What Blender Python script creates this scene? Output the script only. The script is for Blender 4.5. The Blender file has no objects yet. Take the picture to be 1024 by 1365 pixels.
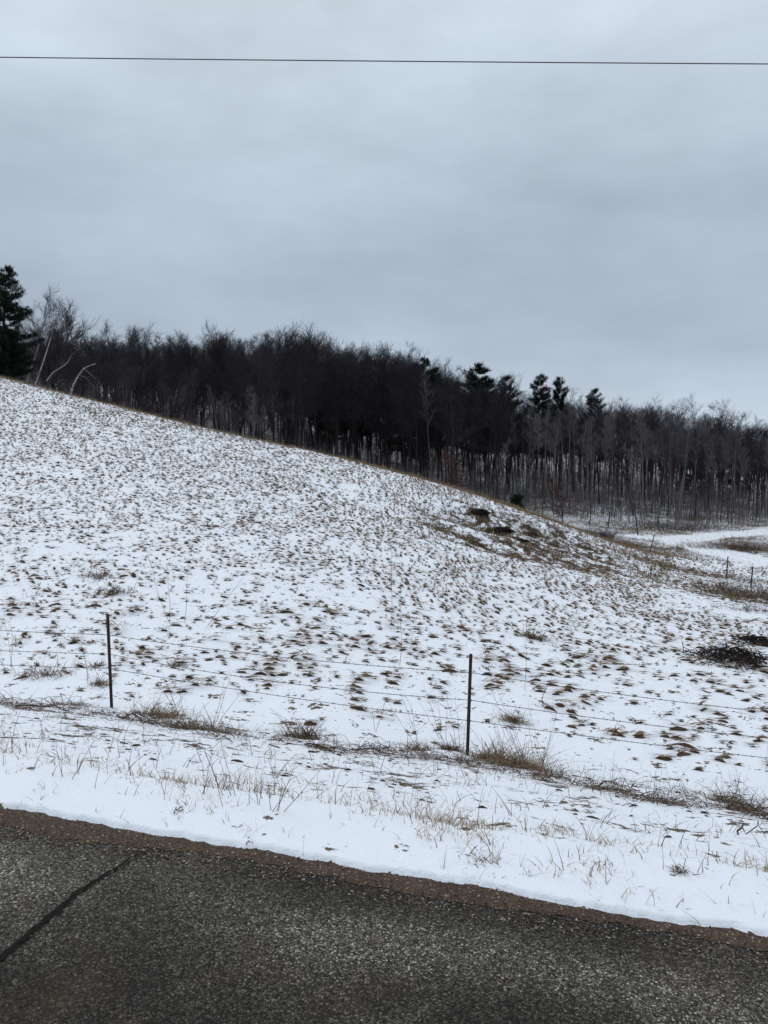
import bpy, math, random
import numpy as np
from mathutils import Vector
random.seed(7)
rng = np.random.default_rng(11)
S = bpy.context.scene
COL = S.collection
# ------------------------------------------------------------------ camera, sky, sun, exposure
CAM_H = 1.6
PITCH = math.atan(82.5 / 1025.0)
cam = bpy.data.objects.new('camera', bpy.data.cameras.new('camera'))
COL.objects.link(cam)
cam.location = (0, 0, CAM_H)
cam.rotation_euler = (math.radians(90) - PITCH, 0, 0)
cam.data.sensor_fit = 'VERTICAL'
cam.data.sensor_height = 24.0
cam.data.lens = 24.0 * 1025.0 / 1365.0
cam.data.clip_start = 0.05
cam.data.clip_end = 9000
S.camera = cam
S.view_settings.view_transform = 'Standard'
S.view_settings.look = 'None'
S.view_settings.gamma = 1
S.view_settings.exposure = 0.20
W = bpy.data.worlds.new("World"); S.world = W
W.use_nodes = True
nt = W.node_tree; nt.nodes.clear()
def wn(t, **k):
    n = nt.nodes.new(t)
    for a, b in k.items(): setattr(n, a, b)
    return n
out = wn('ShaderNodeOutputWorld'); bg = wn('ShaderNodeBackground')
tc = wn('ShaderNodeTexCoord'); sep = wn('ShaderNodeSeparateXYZ')
nt.links.new(tc.outputs['Generated'], sep.inputs[0])
mp = wn('ShaderNodeMapping'); mp.inputs['Scale'].default_value = (1.4, 1.4, 3.6)
nt.links.new(tc.outputs['Generated'], mp.inputs[0])
noi = wn('ShaderNodeTexNoise'); noi.inputs['Scale'].default_value = 1.5; noi.inputs['Detail'].default_value = 5
noi.inputs['Roughness'].default_value = 0.5; noi.inputs['Distortion'].default_value = 0.6
nt.links.new(mp.outputs[0], noi.inputs['Vector'])
wob = wn('ShaderNodeMath', operation='MULTIPLY_ADD'); wob.inputs[1].default_value = 0.16; wob.inputs[2].default_value = -0.08
nt.links.new(noi.outputs[0], wob.inputs[0])
zz = wn('ShaderNodeMath', operation='ADD')
nt.links.new(sep.outputs[2], zz.inputs[0]); nt.links.new(wob.outputs[0], zz.inputs[1])
ramp = wn('ShaderNodeValToRGB'); r = ramp.color_ramp
r.interpolation = 'B_SPLINE'
stops = [(0.0, (.49, .56, .66)), (0.07, (.44, .52, .62)), (0.17, (.335, .40, .485)), (0.30, (.40, .47, .555)),
         (0.46, (.55, .63, .71)), (0.70, (.76, .81, .86)), (1.0, (.86, .90, .95))]
while len(r.elements) < len(stops): r.elements.new(0.5)
for e, (p, c) in zip(r.elements, stops):
    e.position = p; e.color = (*c, 1)
nt.links.new(zz.outputs[0], ramp.inputs[0])
noi2 = wn('ShaderNodeTexNoise'); noi2.inputs['Scale'].default_value = 2.6; noi2.inputs['Detail'].default_value = 6
noi2.inputs['Roughness'].default_value = 0.55
nt.links.new(mp.outputs[0], noi2.inputs['Vector'])
mr = wn('ShaderNodeMapRange'); mr.inputs[1].default_value = .3; mr.inputs[2].default_value = .7
mr.inputs[3].default_value = 0.84; mr.inputs[4].default_value = 1.10
nt.links.new(noi2.outputs[0], mr.inputs[0])
mul = wn('ShaderNodeMix', data_type='RGBA', blend_type='MULTIPLY'); mul.inputs[0].default_value = 1
nt.links.new(ramp.outputs[0], mul.inputs[6]); nt.links.new(mr.outputs[0], mul.inputs[7])
sky = wn('ShaderNodeTexSky', sky_type='NISHITA', sun_disc=False)
SUN_EL, SUN_AZ = math.radians(48), math.radians(-35)
sky.sun_elevation = SUN_EL; sky.sun_rotation = SUN_AZ
skm = wn('ShaderNodeMix', data_type='RGBA', blend_type='MIX'); skm.inputs[0].default_value = 0.06
nt.links.new(mul.outputs[2], skm.inputs[6])
ssc = wn('ShaderNodeVectorMath', operation='SCALE'); ssc.inputs[3].default_value = 0.10
nt.links.new(sky.outputs[0], ssc.inputs[0]); nt.links.new(ssc.outputs[0], skm.inputs[7])
nt.links.new(skm.outputs[2], bg.inputs[0]); bg.inputs[1].default_value = 1.0
nt.links.new(bg.outputs[0], out.inputs[0])
sd = bpy.data.lights.new('sun', 'SUN'); sd.energy = 0.5; sd.angle = math.radians(35); sd.color = (1, .97, .93)
sun = bpy.data.objects.new('sun', sd); COL.objects.link(sun)
sun.rotation_euler = (math.radians(90) - SUN_EL, 0, -SUN_AZ + math.pi)
# sun stands ahead of and left of the camera, behind the cloud deck

# ------------------------------------------------------------------ helpers
F = 1025.0
def at(px, py, Y):
    """point at distance Y ahead that the photograph shows at px, py"""
    a = (px - 512) / F; b = -(py - 682.5) / F
    cp, sp = math.cos(PITCH), math.sin(PITCH)
    yy = cp + b * sp; z = -sp + b * cp
    k = Y / yy
    return (a * k, Y, CAM_H + z * k)
def tag(o, label=None, cat=None, group=None, kind=None):
    if label: o['label'] = label
    if cat: o['category'] = cat
    if group: o['group'] = group
    if kind: o['kind'] = kind
    return o
def empty(name, loc, label, cat, group=None, rz=0.0):
    o = bpy.data.objects.new(name, None); COL.objects.link(o)
    o.location = loc; o.rotation_euler = (0, 0, rz); o.empty_display_size = .2
    return tag(o, label, cat, group)
def sstep(a, b, x):
    t = np.clip((x - a) / (b - a), 0, 1)
    return t * t * (3 - 2 * t)
def _hash(ix, iy, seed):
    h = (ix.astype(np.int64) * 374761393 + iy.astype(np.int64) * 668265263 + seed * 974634777) & 0x7fffffff
    h = ((h ^ (h >> 13)) * 1274126177) & 0x7fffffff
    return ((h ^ (h >> 16)) & 0xffff) / 65535.0
def noise(x, y, seed=0):
    """gradient noise, about -1..1"""
    ix = np.floor(x); iy = np.floor(y); fx = x - ix; fy = y - iy
    u = fx * fx * fx * (fx * (fx * 6 - 15) + 10); v = fy * fy * fy * (fy * (fy * 6 - 15) + 10)
    def g(dx, dy):
        a = _hash(ix + dx, iy + dy, seed) * 2 * np.pi
        return np.cos(a) * (fx - dx) + np.sin(a) * (fy - dy)
    n0 = g(0, 0) * (1 - u) + g(1, 0) * u
    n1 = g(0, 1) * (1 - u) + g(1, 1) * u
    return (n0 * (1 - v) + n1 * v) * 1.5
def fbm(x, y, sc, oc=3, seed=0):
    x = np.asarray(x, float) / sc; y = np.asarray(y, float) / sc
    s = 0; a = 1.0; t = 0
    for i in range(oc):
        s = s + a * noise(x * 2 ** i + 17.3 * i, y * 2 ** i - 9.1 * i, seed + i); t += a; a *= .5
    return s / t

class Mesh:
    """collects numpy vertex and face blocks, links them as ONE mesh object"""
    def __init__(s): s.v = []; s.f = []; s.c = []; s.n = 0; s.m = []
    def add(s, v, f, c=None, mi=0):
        v = np.asarray(v, float).reshape(-1, 3); f = np.asarray(f, np.int64)
        s.v.append(v); s.f.append(f + s.n); s.n += len(v)
        if c is None: c = np.full(len(v), .5)
        s.c.append(np.broadcast_to(np.asarray(c, float), (len(v),)))
        s.m.append(np.full(len(f), mi))
        return s
    def data(s, name, mats, smooth=False):
        me = bpy.data.meshes.new(name)
        v = np.concatenate(s.v)
        loops = np.concatenate([f.ravel() for f in s.f])
        sizes = np.concatenate([np.full(len(f), f.shape[1]) for f in s.f])
        starts = np.concatenate([[0], np.cumsum(sizes)[:-1]])
        me.vertices.add(len(v)); me.vertices.foreach_set('co', v.astype(np.float32).ravel())
        me.loops.add(len(loops)); me.loops.foreach_set('vertex_index', loops.astype(np.int32))
        me.polygons.add(len(sizes)); me.polygons.foreach_set('loop_start', starts.astype(np.int32))
        me.polygons.foreach_set('loop_total', sizes.astype(np.int32))
        me.polygons.foreach_set('material_index', np.concatenate(s.m).astype(np.int32))
        if smooth: me.polygons.foreach_set('use_smooth', np.ones(len(sizes), bool))
        at_ = me.attributes.new('tone', 'FLOAT', 'POINT'); at_.data.foreach_set('value', np.concatenate(s.c).astype(np.float32))
        for m in (mats if isinstance(mats, (list, tuple)) else [mats]): me.materials.append(m)
        me.update(calc_edges=True)
        return me
    def build(s, name, mats, parent=None, smooth=False, loc=None):
        o = bpy.data.objects.new(name, s.data(name, mats, smooth)); COL.objects.link(o)
        if parent: o.parent = parent
        if loc is not None: o.location = loc
        return o
    # polylines P (n,k,3), radii R (n,k): tubes of m sides, tone per polyline
    def tubes(s, P, R, m=3, tone=.5, mi=0):
        P = np.asarray(P, float); n, k, _ = P.shape
        if n == 0: return s
        R = np.broadcast_to(np.asarray(R, float), (n, k))
        T = np.empty_like(P); T[:, 1:-1] = P[:, 2:] - P[:, :-2]; T[:, 0] = P[:, 1] - P[:, 0]; T[:, -1] = P[:, -1] - P[:, -2]
        T /= np.linalg.norm(T, axis=2, keepdims=True) + 1e-9
        ref = np.where(np.abs(T[:, :1, 2:3]) > .9, np.array([[[1., 0, 0]]]), np.array([[[0, 0, 1.]]]))
        A = np.cross(T, ref); A /= np.linalg.norm(A, axis=2, keepdims=True) + 1e-9
        B = np.cross(T, A)
        ang = np.arange(m) * 2 * np.pi / m
        V = P[:, :, None, :] + R[:, :, None, None] * (A[:, :, None, :] * np.cos(ang)[None, None, :, None] + B[:, :, None, :] * np.sin(ang)[None, None, :, None])
        base = (np.arange(n) * k * m)[:, None, None]
        j = (np.arange(k - 1) * m)[None, :, None]; a = np.arange(m)[None, None, :]; b = (np.arange(m)[None, None, :] + 1) % m
        f = np.stack([base + j + a, base + j + b, base + j + m + b, base + j + m + a], -1).reshape(-1, 4)
        tone = np.broadcast_to(np.asarray(tone, float), (n,))
        return s.add(V.reshape(-1, 3), f, np.repeat(tone, k * m), mi)
    # flat ribbons along P (n,k,3) with half widths Wd (n,k) and side vectors Sd (n,3)
    def ribbons(s, P, Wd, Sd, tone=.5, mi=0):
        P = np.asarray(P, float); n, k, _ = P.shape
        if n == 0: return s
        Wd = np.broadcast_to(np.asarray(Wd, float), (n, k))
        Sd = np.asarray(Sd, float)[:, None, :]
        V = np.stack([P - Sd * Wd[..., None], P + Sd * Wd[..., None]], 2)
        base = (np.arange(n) * k * 2)[:, None]; j = (np.arange(k - 1) * 2)[None, :]
        f = np.stack([base + j, base + j + 1, base + j + 3, base + j + 2], -1).reshape(-1, 4)
        tone = np.broadcast_to(np.asarray(tone, float), (n,))
        return s.add(V.reshape(-1, 3), f, np.repeat(tone, k * 2), mi)
    def box(s, c, h, tone=.5, mi=0, shear=(0, 0)):
        x, y, z = c; a, b, d = h
        v = [(x + i * a + (k * d) * shear[0], y + j * b + (k * d) * shear[1], z + k * d) for k in (-1, 1) for j in (-1, 1) for i in (-1, 1)]
        return s.add(v, [(0, 2, 3, 1), (4, 5, 7, 6), (0, 1, 5, 4), (2, 6, 7, 3), (0, 4, 6, 2), (1, 3, 7, 5)], tone, mi)

# ------------------------------------------------------------------ materials
def mat(name):
    m = bpy.data.materials.new(name); m.use_nodes = True
    return m, m.node_tree, m.node_tree.nodes['Principled BSDF']
def N(t, ty, **k):
    n = t.nodes.new(ty)
    for a, b in k.items(): setattr(n, a, b)
    return n
def L(t, a, b): t.links.new(a, b)
def rampn(t, stops, fac=None, interp='LINEAR'):
    n = N(t, 'ShaderNodeValToRGB'); r = n.color_ramp; r.interpolation = interp
    while len(r.elements) < len(stops): r.elements.new(.5)
    for e, (p, c) in zip(r.elements, stops):
        e.position = p; e.color = (*c, 1) if len(c) == 3 else c
    if fac is not None: L(t, fac, n.inputs[0])
    return n
def tex(t, sc, det=4, rough=.55, vec=None, ty='ShaderNodeTexNoise', **k):
    n = N(t, ty, **k); n.inputs['Scale'].default_value = sc
    if ty == 'ShaderNodeTexNoise': n.inputs['Detail'].default_value = det; n.inputs['Roughness'].default_value = rough
    if vec is not None: L(t, vec, n.inputs['Vector'])
    return n
def mixc(t, f, a, b, bt='MIX'):
    n = N(t, 'ShaderNodeMix', data_type='RGBA', blend_type=bt)
    for i, v in ((0, f), (6, a), (7, b)):
        if isinstance(v, bpy.types.NodeSocket): L(t, v, n.inputs[i])
        else: n.inputs[i].default_value = v if i == 0 else (*v, 1)
    return n.outputs[2]
def mth(t, op, a, b=None, c=None):
    n = N(t, 'ShaderNodeMath', operation=op)
    for i, v in enumerate((a, b, c)):
        if v is None: continue
        if isinstance(v, bpy.types.NodeSocket): L(t, v, n.inputs[i])
        else: n.inputs[i].default_value = v
    return n.outputs[0]
def attr_node(t, name):
    n = N(t, 'ShaderNodeAttribute'); n.attribute_name = name; return n
def toned(name, stops, rough=.85, transl=0.0, rnd=.0, spec=.2):
    """material whose colour runs along the mesh's own tone attribute"""
    m, t, b = mat(name)
    a = attr_node(t, 'tone').outputs['Fac']
    g = N(t, 'ShaderNodeNewGeometry')
    n = tex(t, 9, 3, vec=g.outputs['Position'])
    f = mth(t, 'ADD', a, mth(t, 'MULTIPLY_ADD', n.outputs[0], .25, -.125))
    if rnd:
        oi = N(t, 'ShaderNodeObjectInfo'); f = mth(t, 'ADD', f, mth(t, 'MULTIPLY_ADD', oi.outputs['Random'], rnd, -rnd / 2))
    L(t, rampn(t, stops, f).outputs[0], b.inputs['Base Color'])
    b.inputs['Roughness'].default_value = rough
    b.inputs['Specular IOR Level'].default_value = spec
    return m
M = {}
M['grass'] = toned('dry_grass', [(0, (.036, .021, .011)), (.35, (.118, .074, .039)), (.6, (.24, .160, .086)), (.85, (.38, .28, .16)), (1, (.50, .42, .30))])
M['weed'] = toned('dead_weed', [(0, (.03, .018, .014)), (.5, (.11, .07, .05)), (1, (.30, .24, .18))])
M['bark'] = toned('dark_bark', [(0, (.016, .014, .016)), (.5, (.034, .030, .034)), (1, (.085, .078, .080))], rnd=.7)
M['twig'] = toned('twigs', [(0, (.016, .013, .017)), (.5, (.034, .029, .036)), (1, (.078, .068, .076))], rnd=.7)
M['greybark'] = toned('grey_bark', [(0, (.05, .047, .048)), (.5, (.135, .127, .130)), (1, (.30, .285, .28))], rnd=.6)
M['greytwig'] = toned('grey_twigs', [(0, (.05, .046, .05)), (.5, (.10, .092, .10)), (1, (.20, .185, .20))], rnd=.6)
M['needle'] = toned('pine_needles', [(0, (.004, .008, .006)), (.5, (.009, .018, .012)), (1, (.022, .038, .024))], rnd=.4)
M['redleaf'] = toned('russet_leaves', [(0, (.035, .012, .010)), (.5, (.085, .028, .022)), (1, (.15, .06, .04))])
M['rust'] = toned('rusty_steel', [(0, (.018, .012, .011)), (.5, (.040, .024, .019)), (1, (.10, .06, .045))], rough=.75)
M['wire'] = toned('weathered_wire', [(0, (.05, .04, .038)), (.5, (.09, .075, .07)), (1, (.17, .15, .14))], rough=.6)
M['cable'] = toned('cable', [(0, (.06, .05, .055)), (1, (.10, .085, .09))], rough=.6)
M['bramble'] = toned('bramble', [(0, (.010, .008, .008)), (.5, (.030, .021, .019)), (1, (.11, .08, .065))])
M['stone'] = toned('stone', [(0, (.012, .009, .008)), (.35, (.07, .052, .040)), (.6, (.17, .13, .10)), (1, (.36, .32, .27))])
def birch_mat():
    m, t, b = mat('birch_bark')
    g = N(t, 'ShaderNodeTexCoord')
    mp = N(t, 'ShaderNodeMapping'); mp.inputs['Scale'].default_value = (1, 1, 4); L(t, g.outputs['Object'], mp.inputs[0])
    n = tex(t, 2.2, 4, .7, mp.outputs[0])
    L(t, rampn(t, [(.40, (.03, .028, .028)), (.50, (.34, .33, .32)), (1, (.60, .59, .57))], n.outputs[0]).outputs[0], b.inputs['Base Color'])
    b.inputs['Roughness'].default_value = .8
    return m
M['birch'] = birch_mat()

def snow_ground():
    m, t, b = mat('snow_over_dead_grass')
    g = N(t, 'ShaderNodeNewGeometry'); P = g.outputs['Position']
    soil = attr_node(t, 'soil').outputs['Fac']
    n1 = tex(t, 3.1, 6, .68, P); n2 = tex(t, 17, 4, .6, P); n3 = tex(t, 90, 3, .6, P)
    comb = mth(t, 'ADD', mth(t, 'MULTIPLY', n1.outputs[0], .62), mth(t, 'MULTIPLY', n2.outputs[0], .38))
    # cover shows where soil > threshold from noise
    d = mth(t, 'ADD', soil, mth(t, 'MULTIPLY_ADD', comb, 5.2, -3.0))
    mask = N(t, 'ShaderNodeMapRange'); mask.inputs[1].default_value = .0; mask.inputs[2].default_value = .09; L(t, d, mask.inputs[0])
    earth = rampn(t, [(.25, (.018, .013, .010)), (.45, (.060, .042, .028)), (.6, (.13, .095, .060)), (.8, (.23, .175, .11))], n2.outputs[0])
    snow = mixc(t, n1.outputs[0], (.80, .85, .93), (.86, .89, .94))
    grit = N(t, 'ShaderNodeMapRange'); grit.inputs[1].default_value = .69; grit.inputs[2].default_value = .74; L(t, n3.outputs[0], grit.inputs[0])
    snow2 = mixc(t, mth(t, 'MULTIPLY', grit.outputs[0], .35), snow, (.20, .16, .13))
    raw = N(t, 'ShaderNodeMapRange'); raw.inputs[1].default_value = .66; raw.inputs[2].default_value = .98; L(t, soil, raw.inputs[0])
    eart = mixc(t, raw.outputs[0], earth.outputs[0], (.020, .014, .011))
    L(t, mixc(t, mask.outputs[0], snow2, eart), b.inputs['Base Color'])
    rr = mth(t, 'MULTIPLY_ADD', mask.outputs[0], .3, .6); L(t, rr, b.inputs['Roughness'])
    b.inputs['Specular IOR Level'].default_value = .25
    bp = N(t, 'ShaderNodeBump'); bp.inputs['Strength'].default_value = .55; bp.inputs['Distance'].default_value = .03
    h = mth(t, 'ADD', mth(t, 'MULTIPLY', n2.outputs[0], .8), mth(t, 'MULTIPLY', n3.outputs[0], .22))
    h = mth(t, 'SUBTRACT', h, mth(t, 'MULTIPLY', mask.outputs[0], .3))
    L(t, h, bp.inputs['Height']); L(t, bp.outputs[0], b.inputs['Normal'])
    return m
M['snow'] = snow_ground()

def asphalt():
    m, t, b = mat('worn_chipseal')
    g = N(t, 'ShaderNodeNewGeometry'); P = g.outputs['Position']
    v = tex(t, 125, vec=P, ty='ShaderNodeTexVoronoi'); v2 = tex(t, 230, vec=P, ty='ShaderNodeTexVoronoi')
    big = tex(t, .9, 5, .6, P); mid = tex(t, 6, 5, .65, P)
    sepc = N(t, 'ShaderNodeSeparateColor'); L(t, v.outputs['Color'], sepc.inputs[0])
    sepc2 = N(t, 'ShaderNodeSeparateColor'); L(t, v2.outputs['Color'], sepc2.inputs[0])
    wear = mth(t, 'ADD', mth(t, 'MULTIPLY', big.outputs[0], .7), mth(t, 'MULTIPLY', mid.outputs[0], .3))
    wearm = N(t, 'ShaderNodeMapRange'); wearm.inputs[1].default_value = .40; wearm.inputs[2].default_value = .60; L(t, wear, wearm.inputs[0])
    edge = attr_node(t, 'soil').outputs['Fac']     # worn pale strip along the outer wheel path
    wm = mth(t, 'MAXIMUM', mth(t, 'MULTIPLY', wearm.outputs[0], .55), edge)
    stops_ = [(0, (.019, .0155, .012)), (.40, (.050, .043, .034)), (.62, (.098, .085, .068)), (.80, (.155, .138, .112)), (.93, (.225, .205, .170)), (1, (.37, .345, .30))]
    def cell(v_, sc_):
        f_ = mth(t, 'ADD', sc_, mth(t, 'MULTIPLY_ADD', wm, .52, -.27))
        c_ = rampn(t, stops_, f_).outputs[0]
        e_ = N(t, 'ShaderNodeMapRange'); e_.inputs[1].default_value = .38; e_.inputs[2].default_value = .62; e_.inputs[3].default_value = 1; e_.inputs[4].default_value = .35
        L(t, v_.outputs['Distance'], e_.inputs[0])
        return mixc(t, 1.0, c_, e_.outputs[0], 'MULTIPLY')
    pick = mth(t, 'GREATER_THAN', sepc.outputs[1], .45)
    stones_c = mixc(t, pick, cell(v2, sepc2.outputs[0]), cell(v, sepc.outputs[0]))
    binder = mixc(t, wm, (.018, .0165, .015), (.060, .056, .050))
    brown = tex(t, 1.7, 4, .6, P)
    bm = N(t, 'ShaderNodeMapRange'); bm.inputs[1].default_value = .55; bm.inputs[2].default_value = .72; L(t, brown.outputs[0], bm.inputs[0])
    binder = mixc(t, mth(t, 'MULTIPLY', bm.outputs[0], .6), binder, (.055, .036, .022))
    tone_ = mth(t, 'ADD', mth(t, 'MULTIPLY_ADD', wearm.outputs[0], .42, .50), mth(t, 'MULTIPLY', edge, .75))
    yel = attr_node(t, 'paint').outputs['Fac']
    pm = mth(t, 'MULTIPLY', yel, mth(t, 'GREATER_THAN', mid.outputs[0], .5))
    c = mixc(t, mth(t, 'MULTIPLY', bm.outputs[0], .50), stones_c, (.060, .036, .020))
    c = mixc(t, 1.0, c, tone_, 'MULTIPLY')
    c = mixc(t, mth(t, 'MULTIPLY', pm, .42), c, (.17, .115, .04))
    L(t, c, b.inputs['Base Color'])
    b.inputs['Roughness'].default_value = .72; b.inputs['Specular IOR Level'].default_value = .18
    bp = N(t, 'ShaderNodeBump'); bp.inputs['Strength'].default_value = .8; bp.inputs['Distance'].default_value = .006
    h = mth(t, 'SUBTRACT', 1.0, v.outputs['Distance'])
    h = mth(t, 'ADD', h, mth(t, 'MULTIPLY', mid.outputs[0], 1.2))
    L(t, h, bp.inputs['Height']); L(t, bp.outputs[0], b.inputs['Normal'])
    return m
M['asphalt'] = asphalt()
def gravel_mat():
    m, t, b = mat('brown_gravel')
    g = N(t, 'ShaderNodeNewGeometry'); P = g.outputs['Position']
    v = tex(t, 150, vec=P, ty='ShaderNodeTexVoronoi'); n = tex(t, 5, 5, .6, P)
    sc = N(t, 'ShaderNodeSeparateColor'); L(t, v.outputs['Color'], sc.inputs[0])
    f = mth(t, 'ADD', mth(t, 'MULTIPLY', sc.outputs[0], .6), mth(t, 'MULTIPLY', n.outputs[0], .4))
    L(t, rampn(t, [(.1, (.020, .011, .007)), (.5, (.058, .034, .020)), (.75, (.092, .056, .034)), (1, (.20, .14, .095))], f).outputs[0], b.inputs['Base Color'])
    b.inputs['Roughness'].default_value = .9
    bp = N(t, 'ShaderNodeBump'); bp.inputs['Strength'].default_value = .8; bp.inputs['Distance'].default_value = .006
    L(t, mth(t, 'SUBTRACT', n.outputs[0], v.outputs['Distance']), bp.inputs['Height']); L(t, bp.outputs[0], b.inputs['Normal'])
    return m
M['gravel'] = gravel_mat()
def tar_mat():
    m, t, b = mat('tar')
    g = N(t, 'ShaderNodeNewGeometry')
    n = tex(t, 40, 4, .6, g.outputs['Position'])
    L(t, rampn(t, [(.3, (.004, .004, .004)), (.7, (.013, .012, .011))], n.outputs[0]).outputs[0], b.inputs['Base Color'])
    b.inputs['Roughness'].default_value = .8; b.inputs['Specular IOR Level'].default_value = .08
    return m
M['tar'] = tar_mat()

# ------------------------------------------------------------------ terrain heights
def on_road(px, py):
    d = np.array(at(px, py, 1.0)); d[2] -= CAM_H
    k = CAM_H / (-d[2] - .058 * d[0] - .02)
    return np.array([d[0] * k, k])
E0 = on_road(0, 1084); E1 = on_road(1024, 1256)
NV = np.array([E0[1] - E1[1], E1[0] - E0[0]]); NV /= np.linalg.norm(NV); TV = np.array([NV[1], -NV[0]])
def st_of(x, y):
    """s: metres beyond the road edge towards the field, t: metres along the road, to the right"""
    return (x - E1[0]) * NV[0] + (y - E1[1]) * NV[1], (x - E1[0]) * TV[0] + (y - E1[1]) * TV[1]
def xy_of(s, t): return E1[0] + NV[0] * s + TV[0] * t, E1[1] + NV[1] * s + TV[1] * t
def z_road(x, y): return -0.058 * 60 * np.tanh(x / 60.0) - 0.02 * 30 * np.tanh(y / 30.0)
def bank(s): # drop below the road plane
    return .02 + .316 * np.clip(s - .5, 0, 40) + .06 * sstep(.1, .8, s)
CTRL = [ # px, py, Y
 # left column
 (0, 940, 10.2), (0, 860, 13), (0, 800, 16), (0, 740, 20.5), (0, 680, 26), (0, 600, 36), (0, 545, 46), (0, 503, 57), (0, 511, 68), (0, 516, 90), (0, 514, 125), (0, 508, 170),
 (-300, 920, 11.5), (-300, 800, 17), (-300, 600, 33), (-300, 480, 50), (-300, 440, 66), (-300, 450, 95), (-300, 465, 160),
 (150, 952, 9.7), (150, 850, 13.5), (150, 760, 19), (150, 680, 26.5), (150, 620, 34), (150, 570, 43), (150, 541, 54), (150, 556, 64), (150, 572, 85), (150, 560, 115), (150, 530, 165),
 (300, 970, 9.3), (300, 860, 13.5), (300, 760, 19.5), (300, 690, 27), (300, 630, 37), (300, 579, 52), (300, 600, 62), (300, 618, 80), (300, 608, 105), (300, 570, 135), (300, 540, 170),
 (450, 990, 9.0), (450, 860, 13.7), (450, 770, 19.8), (450, 700, 28), (450, 650, 37), (450, 612, 50), (450, 640, 61), (450, 660, 80), (450, 638, 105), (450, 590, 138), (450, 548, 172),
 (623, 1018, 8.72), (620, 900, 12.8), (620, 810, 18.5), (620, 750, 25), (620, 700, 34), (615, 655, 47), (620, 690, 58), (620, 700, 75), (620, 670, 100), (620, 620, 135), (620, 575, 172),
 (750, 1045, 8.4), (760, 920, 12.4), (760, 830, 18.5), (760, 780, 25), (760, 740, 34), (750, 701, 48), (760, 722, 58), (760, 712, 74), (760, 680, 100), (760, 640, 135), (760, 600, 172),
 (900, 1075, 8.0), (900, 940, 12.0), (900, 860, 17), (900, 810, 24), (900, 780, 32), (880, 752, 43), (870, 739, 54), (880, 722, 70), (880, 702, 90), (880, 672, 120), (880, 645, 150), (880, 630, 180),
 (1024, 1095, 7.8), (1024, 960, 11.6), (1024, 880, 16), (1024, 830, 22), (1024, 800, 29), (1024, 776, 42), (1024, 745, 60), (1024, 720, 76), (1024, 700, 94), (1024, 680, 125), (1024, 655, 165), (1024, 645, 190),
 (1350, 1150, 7.0), (1350, 900, 15), (1350, 820, 25), (1350, 760, 50), (1350, 710, 90), (1350, 670, 150),
 (0, 560, 240), (500, 600, 250), (900, 622, 260), (1200, 625, 260), (-300, 540, 240),
]
CP = np.array([at(*c) for c in CTRL])
# hold the foot of the bank far along the road both ways
ex = []
for t_ in (-60, -40, -25, -14, 14, 25, 40, 60):
    x_, y_ = xy_of(6.0, t_); ex.append((x_, y_, z_road(x_, y_) - bank(6.0)))
CP = np.vstack([CP, np.array(ex)])
def _k(d2): return np.where(d2 > 1e-9, .5 * d2 * np.log(d2 + 1e-12), 0)
_sc = 50.0
_n = len(CP); _q = CP[:, :2] / _sc
_K = _k(((_q[:, None] - _q[None]) ** 2).sum(-1)) + np.eye(_n) * 2e-4
_Pm = np.hstack([np.ones((_n, 1)), _q])
_A = np.block([[_K, _Pm], [_Pm.T, np.zeros((3, 3))]])
_w = np.linalg.solve(_A, np.concatenate([CP[:, 2], np.zeros(3)]))
def tps(x, y):
    x = np.asarray(x, float).ravel(); y = np.asarray(y, float).ravel(); o = np.empty_like(x)
    for i in range(0, len(x), 40000):
        q = np.stack([x[i:i + 40000], y[i:i + 40000]], 1) / _sc
        d2 = ((q[:, None, :] - _q[None]) ** 2).sum(-1)
        o[i:i + 40000] = _k(d2) @ _w[:_n] + _w[_n] + q @ _w[_n + 1:]
    return o
def lanes(x, y):
    """0..1 inside the snow-covered farm lane"""
    pts = [(1120, 800), (1024, 768), (960, 748), (905, 732), (870, 728)]
    pts2 = [(905, 728), (950, 717), (1010, 713), (1080, 712)]
    d = np.full(x.shape, 1e9)
    for P_ in (LANE1, LANE2):
        for (a, b) in zip(P_[:-1], P_[1:]):
            a = np.array(a); b = np.array(b); ab = b - a
            u = np.clip(((x - a[0]) * ab[0] + (y - a[1]) * ab[1]) / (ab @ ab), 0, 1)
            d = np.minimum(d, np.hypot(x - a[0] - u * ab[0], y - a[1] - u * ab[1]))
    return 1 - sstep(1.7, 2.7, d + fbm(x, y, 3, 2, 77) * .7)
LANE1 = [at(1200, 790, 46)[:2], at(1100, 782, 50)[:2], at(1024, 768, 55)[:2], at(975, 750, 61)[:2], at(930, 735, 67)[:2], at(895, 727, 71)[:2], at(850, 728, 74)[:2]]
LANE2 = [at(895, 727, 71)[:2], at(930, 718, 77)[:2], at(985, 712, 83)[:2], at(1060, 708, 88)[:2], at(1200, 706, 92)[:2]]
def base_z(x, y):
    shp = np.shape(x); x = np.ravel(np.asarray(x, float)); y = np.ravel(np.asarray(y, float))
    s, t = st_of(x, y); r = np.hypot(x, y)
    zr = z_road(x, y) - bank(np.clip(s, 0, None))
    zt = np.zeros_like(x); k = (s > 4.4) & (r < 520)
    zt[k] = tps(x[k], y[k])
    f = sstep(4.6, 7.5, s)
    z = zr * (1 - f) + zt * f
    far = sstep(210, 420, r)
    z = z * (1 - far) + (-5.0 + 1.5 * fbm(x, y, 160, 2, 5)) * far
    return z.reshape(shp)
def hit(px, py, y0=3.0):
    """distance at which the ground is met at a pixel of the photograph"""
    Y = y0 * 1.006 ** np.arange(680); P = np.array([at(px, py, v) for v in Y])
    k = np.nonzero(P[:, 2] <= base_z(P[:, 0], P[:, 1]))[0]
    return float(Y[k[0]]) if len(k) else float(Y[-1])
def hxy(px, py): return at(px, py, hit(px, py))[:2]
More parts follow.
